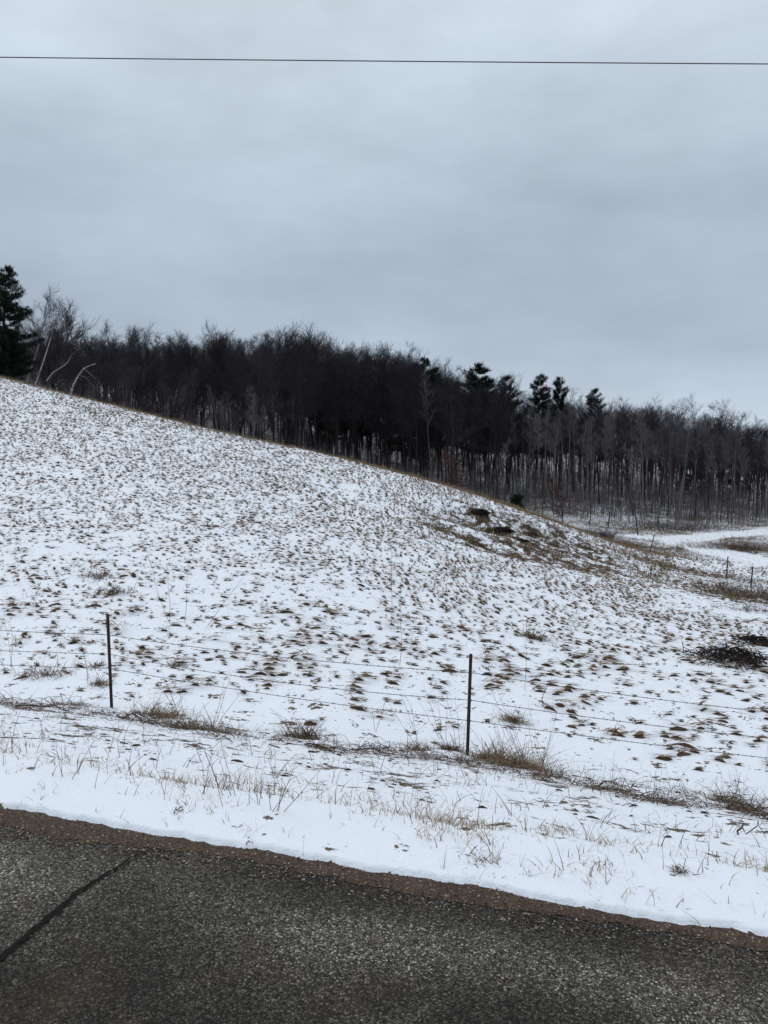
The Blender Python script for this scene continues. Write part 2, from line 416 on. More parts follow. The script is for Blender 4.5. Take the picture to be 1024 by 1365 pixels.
ER = np.array([hxy(635, 717), hxy(620, 688), hxy(662, 701), hxy(745, 715), hxy(704, 708), hxy(765, 722), hxy(672, 720), hxy(690, 735), hxy(722, 728), hxy(650, 703), hxy(790, 742)])
EC = np.array(hxy(712, 722))
PATCH = [(*hxy(*p), rx, ry, v) for (p, rx, ry, v) in (((1000, 800), 2.6, 3.2, .75), ((930, 782), 3.6, 2.5, .5), ((850, 765), 3.5, 3, .5), ((900, 760), 4, 3.5, .6), ((975, 733), 5.5, 4.5, .9), ((1020, 736), 5, 4, .75), ((960, 770), 4, 2.2, .55), ((820, 752), 4, 4, .45), ((900, 700), 12, 5, .55), ((1000, 698), 8, 3, .6))]
def micro(x, y):
    s, t = st_of(x, y); r = np.hypot(x, y)
    field = sstep(5.8, 8.5, s)
    z = .045 * fbm(x, y, 1.1, 3, 21) + field * .042 * fbm(x, y, .34, 2, 31) + (1 - field) * .020 * fbm(x, y, .5, 3, 41)
    z = z + field * sstep(100, 20, r) * .05 * fbm(x, y, 3.5, 2, 51)
    z = z + .20 * sstep(50, 90, r) * fbm(x, y, 7, 3, 61)
    # eroded bank: torn ledges
    e = erosion(x, y)
    z = z + e * (.38 * fbm(x * .9 + y * .3, y, 2.2, 3, 71) - .12)
    for i, (cx, cy) in enumerate(ER):
        a = (x - cx) + .0 * y; b = (y - cy) + .35 * (x - cx)
        rr = (a / 1.25) ** 2 + (b / 1.5) ** 2
        z = z - (.45 if i < 4 else .22) * np.exp(-rr * 1.6) + (.22 if i < 4 else .10) * np.exp(-((a / 1.7) ** 2 + ((b - 1.7) / .9) ** 2) * 1.5)
    return z * (1 - .85 * lanes(x, y)) * sstep(.05, .7, s)
def erosion(x, y):
    a = (x - EC[0]) / 6.0; b = (y - EC[1] - .55 * (x - EC[0])) / 7.5
    return 1 - sstep(.5, 1.25, np.sqrt(a * a + b * b) + .35 * fbm(x, y, 3, 3, 91))
def snow_edge(s, t):
    w = .035 * noise(t / .9, t * 0 + 3.1, 101) + .022 * noise(t / .22, t * 0 + 7.1, 102) + .010 * noise(t / .06, s / .06, 103)
    return s - w
def ground_z(x, y, edge=True):
    x = np.asarray(x, float); y = np.asarray(y, float)
    z = base_z(x, y) + micro(x, y)
    s, t = st_of(x, y)
    se = snow_edge(s, t)
    z = z + .045 * sstep(0, .06, se) + .03 * sstep(.05, .5, se) - .10 * (1 - sstep(-.05, .012, se))
    # other verge
    z = z + .12 * sstep(-6.9, -7.3, s)
    return z
CREST = [at(-60, 488, 58), at(0, 503, 57), at(150, 541, 54), at(300, 579, 52), at(450, 612, 50), at(540, 634, 48.5), at(615, 655, 47), at(680, 682, 47.5), at(750, 703, 48.5), at(810, 722, 51), at(870, 739, 54)]
def crest_y(x):
    c = np.array(CREST); return np.interp(x, c[:, 0], c[:, 1])
def soil_cover(x, y):
    s, t = st_of(x, y); r = np.hypot(x, y); n = fbm(x, y, 9, 3, 111)
    yc = crest_y(x)
    inf = sstep(7, 10, s) * (y < yc + 2)
    c = np.full(x.shape, .05)
    c = c + inf * (-.06 + .10 * n)
    # left upper field: finely mottled
    c = c + inf * .14 * sstep(24, 44, y) * sstep(2, -8, x)
    # crest strip of grass
    c = np.maximum(c, .62 * np.exp(-((y - yc) / 1.1) ** 2) * (x < 22))
    # beyond the crest: scrub, litter under the trees
    beyond = (y >= yc + 1) & (y > 40)
    c = np.where(beyond, .46 + .35 * n + .12 * sstep(90, 102, y) + .3 * fbm(x, y, 2.5, 2, 113), c)
    c = np.maximum(c, erosion(x, y) * (.60 + .75 * fbm(x * .8 + y * .5, y * .5, 1.2, 3, 121) + .5 * fbm(x, y, .35, 2, 125)))
    for i, (cx, cy) in enumerate(ER):
        a = (x - cx); b = (y - cy) + .35 * (x - cx)
        k = [1.3, 1.0, 1.0, .9, .7, .8, .6, .5, .7, .6, .5][i]
        c = np.maximum(c, (1.25 + .5 * fbm(x, y, .5, 3, 123)) * np.exp(-((a / (.75 * k + .15)) ** 2 + (b / .9) ** 2) * 1.3))
    # scruffy strip right of the bank and down to the right edge
    for (qx, qy, rx, ry, v) in PATCH:
        c = np.maximum(c, v * np.exp(-(((x - qx) / rx) ** 2 + ((y - qy) / ry) ** 2)))
    c = c * (1 - .9 * lanes(x, y))
    se = snow_edge(s, t)
    c = np.where(s < 5.5, -.14 + .12 * sstep(.2, .8, s) + .18 * sstep(.5, 2.5, s) * (1 + 1.2 * fbm(x, y, .8, 2, 117)) + .02 * np.exp(-((s - .6) / .25) ** 2), c)
    c = np.where(se < .03, .70, c)
    return c

# ------------------------------------------------------------------ ground sheet
az_f = np.radians(np.arange(-36, 36.001, .075))
az_c = np.radians(np.concatenate([np.arange(37, 90, 1.0), np.arange(90, 270, 3.0), np.arange(270, 324, 1.0)]))
az = np.concatenate([az_f, az_c])
rad = [0.25, .8, 1.4, 1.9, 2.2]
while rad[-1] < 3.9: rad.append(rad[-1] * 1.0026)
while rad[-1] < 6: rad.append(rad[-1] * 1.0042)
while rad[-1] < 62: rad.append(rad[-1] * 1.0050)
while rad[-1] < 200: rad.append(rad[-1] * 1.010)
while rad[-1] < 5000: rad.append(rad[-1] * 1.09)
rad = np.array(rad)
RR, AA = np.meshgrid(rad, az, indexing='ij')
GX = RR * np.sin(AA); GY = RR * np.cos(AA)
GZ = ground_z(GX, GY)
na = len(az); nr = len(rad)
ii, jj = np.meshgrid(np.arange(nr - 1), np.arange(na), indexing='ij'); j2 = (jj + 1) % na
gf = np.stack([ii * na + jj, ii * na + j2, (ii + 1) * na + j2, (ii + 1) * na + jj], -1).reshape(-1, 4)
mg = Mesh(); mg.add(np.stack([GX, GY, GZ], -1), gf[:, ::-1])
cap = np.arange(na)
c0 = Mesh()
ground = mg.build('ground', M['snow'], smooth=True)
tag(ground, 'snow-covered grassy ground of the roadside bank, field and wooded hill', kind='structure')
sa = ground.data.attributes.new('soil', 'FLOAT', 'POINT'); sa.data.foreach_set('value', soil_cover(GX, GY).astype(np.float32).ravel())

def bil(P_, n):  # helper for local ground frame
    pass
def gz1(x, y): return float(ground_z(np.array([x]), np.array([y]))[0])
def frame(x, y):
    """ground height and slope at many points"""
    e = .25
    z = ground_z(x, y); zx = (base_z(x + e, y) - base_z(x - e, y)) / (2 * e); zy = (base_z(x, y + e) - base_z(x, y - e)) / (2 * e)
    return z, zx, zy

# ------------------------------------------------------------------ road, shoulder, tar seam
def strip(name, s0, s1, ds, t0, t1, dt, dz, mt, rag=None, thick=None):
    s = np.arange(s0, s1 + 1e-6, ds); t = np.arange(t0, t1 + 1e-6, dt)
    Sg, Tg = np.meshgrid(s, t, indexing='ij')
    if rag is not None: Sg = rag(Sg, Tg)
    x, y = xy_of(Sg, Tg); z = z_road(x, y) + dz
    ns, ntt = Sg.shape
    i, j = np.meshgrid(np.arange(ns - 1), np.arange(ntt - 1), indexing='ij')
    f = np.stack([i * ntt + j, i * ntt + j + 1, (i + 1) * ntt + j + 1, (i + 1) * ntt + j], -1).reshape(-1, 4)
    if rag is not None: z = z - .0025 * (np.arange(ns)[:, None] == 0)
    mm = Mesh(); mm.add(np.stack([x, y, z], -1), f)
    return mm.build(name, mt, smooth=True), Sg, Tg
road, Sg, Tg = strip('road', -6.8, .10, .05, -60, 60, .2, 0, M['asphalt'])
tag(road, 'worn grey chip-sealed country road running past the field', kind='structure')
wearv = 1.0 * np.exp(-((Sg + .40 + .10 * noise(Tg / 1.1, Tg * 0, 5)) / .30) ** 2) * (.55 + .45 * noise(Tg / .9, Sg / .5, 6)) + .65 * np.exp(-((Tg + 3.4) / .9) ** 2 - ((Sg + .5) / .35) ** 2)
a_ = road.data.attributes.new('soil', 'FLOAT', 'POINT'); a_.data.foreach_set('value', np.clip(wearv, 0, 1).astype(np.float32).ravel())
pt = np.exp(-((Sg + 1.02) / .07) ** 2) * (.6 + .4 * noise(Tg / .5, Tg * 0, 8)) * sstep(-2.4, -1.2, Tg) * .9
a_ = road.data.attributes.new('paint', 'FLOAT', 'POINT'); a_.data.foreach_set('value', np.clip(pt, 0, 1).astype(np.float32).ravel())
def rag_in(Sg, Tg):
    u = (Sg - Sg.min()) / (Sg.max() - Sg.min())
    inner = -.065 + .030 * noise(Tg / .8, Tg * 0 + 2, 12) + .018 * noise(Tg / .11, Tg * 0 + 4, 13) + .014 * noise(Tg / .03, Tg * 0, 14) - .05 * np.exp(-((Tg + 2.75) / .35) ** 2)
    return inner * (1 - u) + .13 * u
sh, Sg, Tg = strip('gravel_shoulder', 0, 1, .2, -12, 12, .02, .004, M['gravel'], rag=rag_in)
tag(sh, 'narrow brown gravel shoulder between the road and the snow', kind='structure')
sm = sh.data
# tar-filled crack
ck = [(205, 1132), (190, 1139), (172, 1147), (158, 1158), (140, 1168), (122, 1180), (103, 1191), (92, 1203), (72, 1218), (52, 1236), (28, 1256), (0, 1281), (-40, 1315), (-90, 1360), (-160, 1430)]
cp_ = np.array([on_road(*p) for p in ck])
u = np.linspace(0, len(ck) - 1, 260)
cx = np.interp(u, range(len(ck)), cp_[:, 0]) + .006 * noise(u * 2.1, u * 0, 3) + .003 * noise(u * 7, u * 0, 4)
cy = np.interp(u, range(len(ck)), cp_[:, 1]) + .006 * noise(u * 1.7, u * 0 + 9, 5)
hw = np.interp(u, [0, 1, 3, 6, 14], [.002, .003, .006, .009, .011]) * (1 + .7 * noise(u * 3, u * 0, 6) + .3 * noise(u * 11, u * 0, 7))
tx = np.gradient(cx); ty = np.gradient(cy); l_ = np.hypot(tx, ty); nx, ny = -ty / l_, tx / l_
mm = Mesh(); zc = z_road(cx, cy) + .008
V = np.stack([np.stack([cx - nx * hw, cy - ny * hw, zc], -1), np.stack([cx + nx * hw, cy + ny * hw, zc], -1)], 1).reshape(-1, 3)
i = np.arange(len(u) - 1) * 2
mm.add(V, np.stack([i, i + 2, i + 3, i + 1], -1))
o = mm.build('road_tar_seam', M['tar']); tag(o, 'black tar-filled crack running across the road surface', kind='structure')

# loose stones on the shoulder and road edge
def stones(n, smin, smax, tmin, tmax, rmin, rmax, dz, m):
    s = rng.uniform(smin, smax, n); t = rng.uniform(tmin, tmax, n)
    x, y = xy_of(s, t); z = z_road(x, y) + dz
    a = rng.uniform(0, 2 * np.pi, n); r = rmin + (rmax - rmin) * rng.random(n) ** 3
    ob = np.array([(1, 0, 0), (0, 1, 0), (-1, 0, 0), (0, -1, 0), (0, 0, .7), (.3, .3, .75)])
    tri = np.array([(0, 1, 4), (1, 2, 4), (2, 3, 4), (3, 0, 4), (0, 1, 5)])
    k = ob[None] * r[:, None, None] * rng.uniform(.6, 1.2, (n, 6, 3))
    c, sn = np.cos(a)[:, None], np.sin(a)[:, None]
    V = np.stack([x[:, None] + k[..., 0] * c - k[..., 1] * sn, y[:, None] + k[..., 0] * sn + k[..., 1] * c, z[:, None] + k[..., 2]], -1)
    f = (np.arange(n) * 6)[:, None, None] + tri[None]
    m.add(V.reshape(-1, 3), f.reshape(-1, 3), np.repeat(rng.random(n), 6))
mm = Mesh()
stones(12000, -.17, .12, -4.5, 2.5, .002, .007, .004, mm)
stones(1800, -1.6, -.15, -4.5, 2.5, .0015, .005, .0, mm)
tag(mm.build('loose_gravel', M['stone']), 'loose brown grit scattered on the road shoulder', 'gravel', kind='stuff')

# ------------------------------------------------------------------ tussocks in the field
def scatter(x0, x1, y0, y1, sp, keep):
    gx, gy = np.meshgrid(np.arange(x0, x1, sp), np.arange(y0, y1, sp))
    x = gx.ravel() + rng.uniform(-.5, .5, gx.size) * sp; y = gy.ravel() + rng.uniform(-.5, .5, gx.size) * sp
    k = (np.abs(x) < .60 * y + 1.0); x, y = x[k], y[k]
    k = keep(x, y) > rng.random(len(x)); return x[k], y[k]
def tussocks(mm, x, y, nb, Ls, hw, tone_mu, dome=True, up=.35, segs=3, ori=None, spread=.34):
    n = len(x)
    if n == 0: return
    z, zx, zy = frame(x, y)
    if ori is None:
        slant = sstep(330, 600, 512 + F * x / y) * sstep(13, 21, y)     # downslope streaks on the right half of the hill
        ori = -.18 - .95 * slant + .45 * fbm(x, y, 4, 2, 131) + rng.normal(0, .34 - .12 * slant, n)
    size = np.clip(rng.lognormal(-.16, .58, n), .28, 2.7) * (1 + .45 * (np.abs(ori) > .75))
    if dome:
        ds_ = np.minimum(size, 1.35) * rng.uniform(.6, 1.15, n); k = 8; a = np.arange(k) * 2 * np.pi / k
        rl = Ls * .80 * ds_[:, None] * rng.uniform(.45, 1.3, (n, k)); rw = Ls * .27 * ds_[:, None] * rng.uniform(.3, 1.5, (n, k))
        ex_ = np.cos(a)[None] * rl; ey = np.sin(a)[None] * rw
        c, s_ = np.cos(ori)[:, None], np.sin(ori)[:, None]
        px = ex_ * c - ey * s_; py = ex_ * s_ + ey * c
        ring = np.stack([x[:, None] + px, y[:, None] + py, z[:, None] + px * zx[:, None] + py * zy[:, None] - .012], -1)
        ring2 = np.stack([x[:, None] + px * .55, y[:, None] + py * .55, z[:, None] + px * .55 * zx[:, None] + py * .55 * zy[:, None] + (Ls * .16 * ds_[:, None]) * rng.uniform(.3, 1.3, (n, k))], -1)
        top = np.stack([x, y, z + Ls * .22 * ds_], -1)[:, None]
        V = np.concatenate([ring, ring2, top], 1); b0 = (np.arange(n) * (2 * k + 1))[:, None]
        i_ = np.arange(k)[None]; i2 = (i_ + 1) % k
        fq = np.stack([b0 + i_, b0 + i2, b0 + k + i2, b0 + k + i_], -1).reshape(-1, 4)
        ft = np.stack([b0 + k + i_, b0 + k + i2, b0 + 2 * k + 0 * i_], -1).reshape(-1, 3)
        tn = np.concatenate([np.tile(rng.uniform(0, .10, (n, 1)), (1, k)), np.tile(rng.uniform(.04, .40, (n, 1)), (1, k + 1))], 1)  # shaded underside and lit top put into the tone: rim dark, upper dome lighter
        n0 = mm.n
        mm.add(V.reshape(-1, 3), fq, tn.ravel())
        mm.v.append(np.zeros((0, 3))); mm.c.append(np.zeros(0)); mm.f.append(ft + n0); mm.m.append(np.zeros(len(ft)))
    m_ = n * nb
    I = np.repeat(np.arange(n), nb)
    th = ori[I] + rng.normal(0, spread, m_) + np.where(rng.random(m_) < .14, np.pi, 0)
    Lb = Ls * size[I] * rng.uniform(.4, 1.15, m_)
    lift = rng.uniform(.05, up, m_) * 1.15
    bx = x[I] + rng.normal(-Ls * .2, Ls * .24, m_) * size[I] * np.cos(ori[I]); by = y[I] + rng.normal(0, Ls * .09, m_) * size[I]
    tt = np.linspace(0, 1, segs + 1)[None]
    hx = np.cos(th)[:, None] * Lb[:, None] * tt; hy = np.sin(th)[:, None] * Lb[:, None] * tt
    hz = Lb[:, None] * (lift[:, None] * 2.2 * (tt - tt ** 2 * rng.uniform(.75, 1.0, m_)[:, None])) + .010
    ox = (bx - x[I])[:, None] + hx; oy = (by - y[I])[:, None] + hy
    P = np.stack([x[I][:, None] + ox, y[I][:, None] + oy, z[I][:, None] + ox * zx[I][:, None] + oy * zy[I][:, None] + hz + .02 * size[I][:, None]], -1)
    sd = np.stack([-np.sin(th), np.cos(th), rng.uniform(-.5, .5, m_)], -1); sd /= np.linalg.norm(sd, axis=1, keepdims=True)
    wd = hw * np.array([1, .9, .6, .15] if segs == 3 else ([1, .8, .15] if segs == 2 else [1, .2]))[None] * rng.uniform(.6, 1.4, (m_, 1))
    mm.ribbons(P, wd, sd, np.clip(rng.normal(tone_mu, .22, m_), 0, 1))
def field_keep(x, y):
    s, t = st_of(x, y); n = fbm(x, y, 3.2, 3, 141)
    d = .62 + .26 * sstep(18, 32, y) + .95 * n + .75 * fbm(x, y, .8, 2, 143)
    d = d * sstep(6.2, 8.5, s)
    d = d * (1 - .55 * sstep(4.5, 10, x - .12 * y) * (y < 30))
    d = d * (y < crest_y(x) + .6) * (1 - erosion(x, y) * .8) * (1 - lanes(x, y))
    right = (x > .40 * y - 1.0) & (y > 22)
    return np.where(right, d * .35, d)
mm = Mesh()
x, y = scatter(-12, 12, 7, 16, .235, field_keep); tussocks(mm, x, y, 24, .120, .0046, .53, up=.34, spread=.26)
print('near tussocks', len(x))
x, y = scatter(-20, 20, 16, 30, .205, field_keep); tussocks(mm, x, y, 10, .110, .0062, .54, segs=2, up=.36, spread=.26)
print('mid tussocks', len(x))
x, y = scatter(-36, 30, 30, 62, .24, field_keep); tussocks(mm, x, y, 6, .13, .009, .48, segs=2, up=.7)
print('far tussocks', len(x))
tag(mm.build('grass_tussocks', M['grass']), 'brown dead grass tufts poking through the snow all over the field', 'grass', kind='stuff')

# fine blades and litter: verge by the road, fence strip, crest fringe, scrub beyond
def blades(mm, x, y, Lm, hw, tone, lean=.5, segs=2, nb=1, clump=.0, tubes=False, jit=.22):
    n = len(x) * nb
    if n == 0: return
    I = np.repeat(np.arange(len(x)), nb)
    x = x[I] + rng.normal(0, 1, n) * clump; y = y[I] + rng.normal(0, 1, n) * clump
    z = ground_z(x, y)
    th = rng.uniform(0, 2 * np.pi, n); ln = np.abs(rng.normal(0, lean, n)); Lb = Lm * np.clip(rng.lognormal(-.1, .45, n), .3, 2.6)
    tt = np.linspace(0, 1, segs + 1)[None]
    rr_ = Lb[:, None] * (np.sin(ln)[:, None] * tt + .35 * tt ** 2 * rng.random((n, 1)))
    zz_ = Lb[:, None] * np.cos(np.minimum(ln, 1.4))[:, None] * (tt - .25 * tt ** 2)
    P = np.stack([x[:, None] + rr_ * np.cos(th)[:, None], y[:, None] + rr_ * np.sin(th)[:, None], z[:, None] - .01 + zz_], -1)
    tn = np.clip(rng.normal(tone, jit, n), 0, 1)
    w = hw * np.linspace(1, .25, segs + 1)[None] * rng.uniform(.6, 1.4, (n, 1))
    if tubes: mm.tubes(P, w, 3, tn)
    else:
        a = rng.uniform(0, np.pi, n); sd = np.stack([np.cos(a), np.sin(a), 0 * a], -1)
        mm.ribbons(P, w, sd, tn)
mm = Mesh()
def verge_keep(x, y):
    s, t = st_of(x, y); c = np.exp(-((s - .60 - .28 * noise(t / 1.1, t * 0, 9)) / .34) ** 2)
    return np.clip(c * (.10 + .9 * np.clip(fbm(x, y, .55, 2, 151) * 2.2, 0, 1)), 0, 1)
x, y = scatter(-4, 4, 2.5, 6, .026, verge_keep); blades(mm, x, y, .060, .0020, .70, lean=.85, segs=3, nb=3, clump=.016, jit=.2)
print('verge', len(x))
def verge2(x, y):
    s, t = st_of(x, y); return np.where((s > .35) & (s < 5.6), .10 + .9 * np.clip(fbm(x, y, .8, 2, 161) * 1.8 - .45, 0, 1), 0)
x, y = scatter(-8, 8, 2.8, 10, .095, lambda a, b: verge2(a, b) * .9); blades(mm, x, y, .085, .0020, .42, lean=.9, segs=3, nb=3, clump=.02)
tag(mm.build('verge_grass', M['grass']), 'sparse tan grass blades standing in the snow beside the road', 'grass', kind='stuff')
# small dead leaves and bits lying on the bank
mm = Mesh()
x, y = scatter(-8, 8, 3.4, 10.5, .17, lambda a, b: verge2(a, b) * 1.4 * (st_of(a, b)[0] > 1.2)); tussocks(mm, x, y, 8, .050, .0022, .25, dome=True, segs=2, spread=.9, ori=rng.uniform(-1, 1, len(x)))
tag(mm.build('leaf_litter', M['weed']), 'dark scraps of dead leaves lying on the snowy bank', 'litter', kind='stuff')
# fringe of grass along the crest and rough grass on the scrubby ground beyond
mm = Mesh()
c = np.array(CREST); n = 26000
u = rng.random(n) ** .75 * (len(c) - 1); i = np.minimum(u.astype(int), len(c) - 2); f = (u - i)[:, None]
q = c[i] * (1 - f) + c[i + 1] * f
x = q[:, 0] + rng.normal(0, .3, n); y = q[:, 1] + rng.normal(0, 1.1, n)
k = fbm(x, y, 2.5, 2, 171) > -.35; x, y = x[k], y[k]
blades(mm, x, y, .20, .006, .55, lean=.6, segs=2)
def scrub_keep(x, y):
    c = soil_cover(x, y); yc = crest_y(x)
    k = np.clip((c - .22) * 1.7, 0, 1) * (y > 24)
    inner = (y < yc) & (erosion(x, y) < .3) & (x < .33 * y - 1)
    return np.where(inner, 0, k) * (1 - lanes(x, y))
x, y = scatter(-5, 56, 24, 100, .27, scrub_keep); print('scrub', len(x))
blades(mm, x, y, .27, .012, .40, lean=.8, segs=2, nb=4, clump=.12, jit=.28)
tag(mm.build('rough_grass', M['grass']), 'tan and brown rough grass along the crest and on the ground beyond it', 'grass', kind='stuff')

# ------------------------------------------------------------------ fence by the road
def post_mesh(h, lean=(0, 0), bury=.15):
    """steel T-post: broad face towards the road, stem behind, row of studs"""
    mm = Mesh()
    w = .019
    sx, sy = lean
    def bar(x0, x1, y0, y1, z0, z1, tn=.4):
        v = [(x + sx * z, y + sy * z, z) for z in (z0, z1) for y in (y0, y1) for x in (x0, x1)]
        mm.add(v, [(0, 2, 3, 1), (4, 5, 7, 6), (0, 1, 5, 4), (2, 6, 7, 3), (0, 4, 6, 2), (1, 3, 7, 5)], tn)
    bar(-w, w, -.0035, .0035, -bury, h, .35)
    bar(-.0035, .0035, .0035, .034, -bury, h - .002, .15)
    k = 0; z = .18
    while z < h - .03:
        bar(-.007, .007, -.0095, -.0035, z - .011, z + .011, .7); z += .054
    return mm
fence = empty('barbed_wire_fence', at(149, 952, 9.7), 'three-strand barbed wire fence on thin rusty steel posts between roadside bank and field', 'fence')
FO = Vector(fence.location)
P1 = np.array(at(149, 952, 9.7)); P2 = np.array(at(623, 1018, 8.72)); stp = P2 - P1
posts = []
for k, (lx, ly) in ((-3, (.02, 0)), (-2, (.03, 0)), (-1, (-.02, 0)), (0, (-.022, .01)), (1, (.026, -.01)), (2, (.01, 0)), (3, (-.02, 0)), (4, (.01, 0))):
    b = P1 + stp * k; b[2] = gz1(b[0], b[1])
    posts.append((b, lx, ly))
    h = 1.22 if k == 0 else (1.21 if k == 1 else 1.2)
    o = post_mesh(h, (lx, ly)).build('fence_post', M['rust'], fence, loc=Vector(b) - FO)
    o.rotation_euler = (0, 0, math.atan2(stp[1], stp[0]))
hts = {0: (.96, .71, .52), 1: (.99, .665, .42)}
for wi in range(3):
    mm = Mesh(); pts = []
    for a in range(len(posts) - 1):
        (b0, lx0, _), (b1, lx1, _) = posts[a], posts[a + 1]
        ka, kb = a - 3, a + 1 - 3
        h0 = hts.get(ka, (.97, .70, .46))[wi]; h1 = hts.get(kb, (.97, .70, .46))[wi]
        q0 = b0 + np.array([lx0 * h0, -.012, h0]); q1 = b1 + np.array([lx1 * h1, -.012, h1])
        u = np.linspace(0, 1, 200, endpoint=False)
        sag = [.045, .06, .03][wi] * (1 + .3 * math.sin(a * 2.3 + wi))
        line = q0[None] * (1 - u[:, None]) + q1[None] * u[:, None]; line[:, 2] -= sag * 4 * u * (1 - u)
        pts.append(line)
    pts = np.concatenate(pts); m_ = len(pts); ph = np.arange(m_) * 2.2
    for sgn in (0, np.pi):
        w = pts + np.stack([0 * ph, .0022 * np.cos(ph + sgn), .0022 * np.sin(ph + sgn)], -1)
        mm.tubes(w[None], .0026, 4, .35)
    # barbs every 12 cm
    sel = pts[3::6]; sel = sel + rng.normal(0, .006, (len(sel), 1)) * 0
    nb_ = len(sel)
    for q in range(2):
        a = rng.uniform(0, np.pi, nb_); d = np.stack([rng.normal(0, .3, nb_) + (.5 if q else -.5), .5 * np.cos(a), np.sin(a)], -1); d /= np.linalg.norm(d, axis=1, keepdims=True)
        Pb = np.stack([sel - d * .015, sel, sel + d * .015], 1); mm.tubes(Pb, np.array([.0012, .0036, .0012])[None], 3, .35)
    for b in mm.v: b -= np.array(FO)
    mm.build('wire_strand', M['wire'], fence)

# ------------------------------------------------------------------ far fence by the farm lane
q0 = at(868, 748, 51)
ff = empty('farm_fence', q0, 'old fence of thin dark leaning posts along the farm lane beyond the field', 'fence')
FF = np.array(q0)
fp = [((700, 722, 60), .02, 1.0), ((866, 748, 51), .22, 1.25), ((968, 778, 40), .02, 1.2), ((1001, 788, 35), .06, 1.0), ((1075, 812, 28), .0, 1.2)]
tops = []
for (p, lx, h) in fp:
    b = np.array(at(*p)); b[2] = gz1(b[0], b[1])
    mm = Mesh(); zz3 = np.array([-.2, .5 * h, h]); wob_ = rng.normal(0, .012, (3, 2))
    Pp = np.stack([zz3 * lx + wob_[:, 0], wob_[:, 1], zz3], -1)[None]
    mm.tubes(Pp, np.array([[.034, .032, .028]]), 7, .12)
    mm.add(Pp[0, -1] + np.array([[.042 * math.cos(t_), .042 * math.sin(t_), 0] for t_ in np.arange(7) * 2 * np.pi / 7]), [tuple(range(7))], .15)
    mm.build('fence_post', M['bark'], ff, loc=Vector(b - FF)); tops.append(b + np.array([lx * h * .85, 0, h * .85]))
for dz in (0, -.32):
    mm = Mesh(); line = []
    for a, b in zip(tops[:-1], tops[1:]):
        u = np.linspace(0, 1, 20, endpoint=False)[:, None]; l2 = a * (1 - u) + b * u; l2[:, 2] += dz - .12 * 4 * (u * (1 - u))[:, 0]; line.append(l2)
    line = np.concatenate(line) - FF; mm.tubes(line[None], .003, 3, .4); mm.build('wire_strand', M['wire'], ff)

# ------------------------------------------------------------------ overhead power line
a = np.array(at(0, 77, 15.0)); b = np.array(at(1024, 86, 14.6)); u = np.linspace(-2.2, 3.2, 120)[:, None]
line = a * (1 - u) + b * u; line[:, 2] += .012 * 4 * ((u - .5) ** 2)[:, 0] * .8
o0 = line.mean(0); mm = Mesh(); mm.tubes((line - o0)[None], .0095, 6, .5)
tag(mm.build('power_line', M['cable'], loc=o0), 'single thin dark overhead line crossing the sky above the field', 'power line')

# ------------------------------------------------------------------ trees
class Grow:
    """limbs as polylines, gathered by level"""
    def __init__(s, seed): s.r = random.Random(seed); s.lv = {}
    def add(s, key, pts, rad): s.lv.setdefault((key, len(pts)), []).append((pts, rad))
    def limb(s, key, p, d, ln, r0, r1, k, curl, wander):
        pts = [p]; d = d.normalized(); out = [d.copy()]
        for i in range(k):
            d = (d + Vector((s.r.gauss(0, wander), s.r.gauss(0, wander), s.r.gauss(0, wander) + curl))).normalized()
            p = p + d * (ln / k); pts.append(p); out.append(d.copy())
        s.add(key, [tuple(q) for q in pts], [r0 + (r1 - r0) * i / k for i in range(k + 1)])
        return pts, out
    def side(s, d, ang):
        a = s.r.uniform(0, 2 * math.pi)
        ref = Vector((0, 0, 1)) if abs(d.z) < .9 else Vector((1, 0, 0))
        u = d.cross(ref).normalized(); v = d.cross(u)
        return (d * math.cos(ang) + (u * math.cos(a) + v * math.sin(a)) * math.sin(ang)).normalized()
def bare_tree(seed, H=16, r0=.115, bole=.42, n1=16, l1=.26, ang=(.5, .9), n2=9, n3=9, twig=.85, curl=.10, wander=.05, lean=(0, 0), hw=.011, tk=8, top=.55):
    g = Grow(seed); R = g.r
    d0 = Vector((lean[0], lean[1], 1))
    pts, ds = g.limb('t', Vector((0, 0, -.4)), d0, H, r0, .015, tk, .03, wander)
    for i in range(n1):
        f = bole + (1 - bole) * (i + R.random()) / n1
        q = f * tk; a = min(int(q), tk - 1); p = pts[a].lerp(pts[a + 1], q - a)
        sh = (1 - (f - bole) / (1 - bole)); ln = H * l1 * (.35 + .65 * sh ** .7) * R.uniform(.65, 1.25)
        d = g.side(ds[a], R.uniform(*ang))
        rr = r0 * (1 - f) * top + .012
        lp, ld = g.limb('l', p, d, ln, rr, .010, 4, curl, .14)
        for j in range(n2):
            v = .2 + .8 * (j + R.random()) / n2; w = v * 4; b = min(int(w), 3); p2 = lp[b].lerp(lp[b + 1], w - b)
            sp, sd_ = g.limb('b', p2, g.side(ld[b], R.uniform(.4, .9)), ln * .42 * R.uniform(.6, 1.3) + .25, max(rr * .32, .011), .006, 3, curl * .7, .16)
            for k in range(n3):
                v = .1 + .9 * (k + R.random()) / n3; w = v * 3; c = min(int(w), 2); p3 = sp[c].lerp(sp[c + 1], w - c)
                g.limb('w', p3, g.side(sd_[c], R.uniform(.3, .9)), twig * R.uniform(.5, 1.3), hw, .002, 2, curl * .5, .12)
    return g
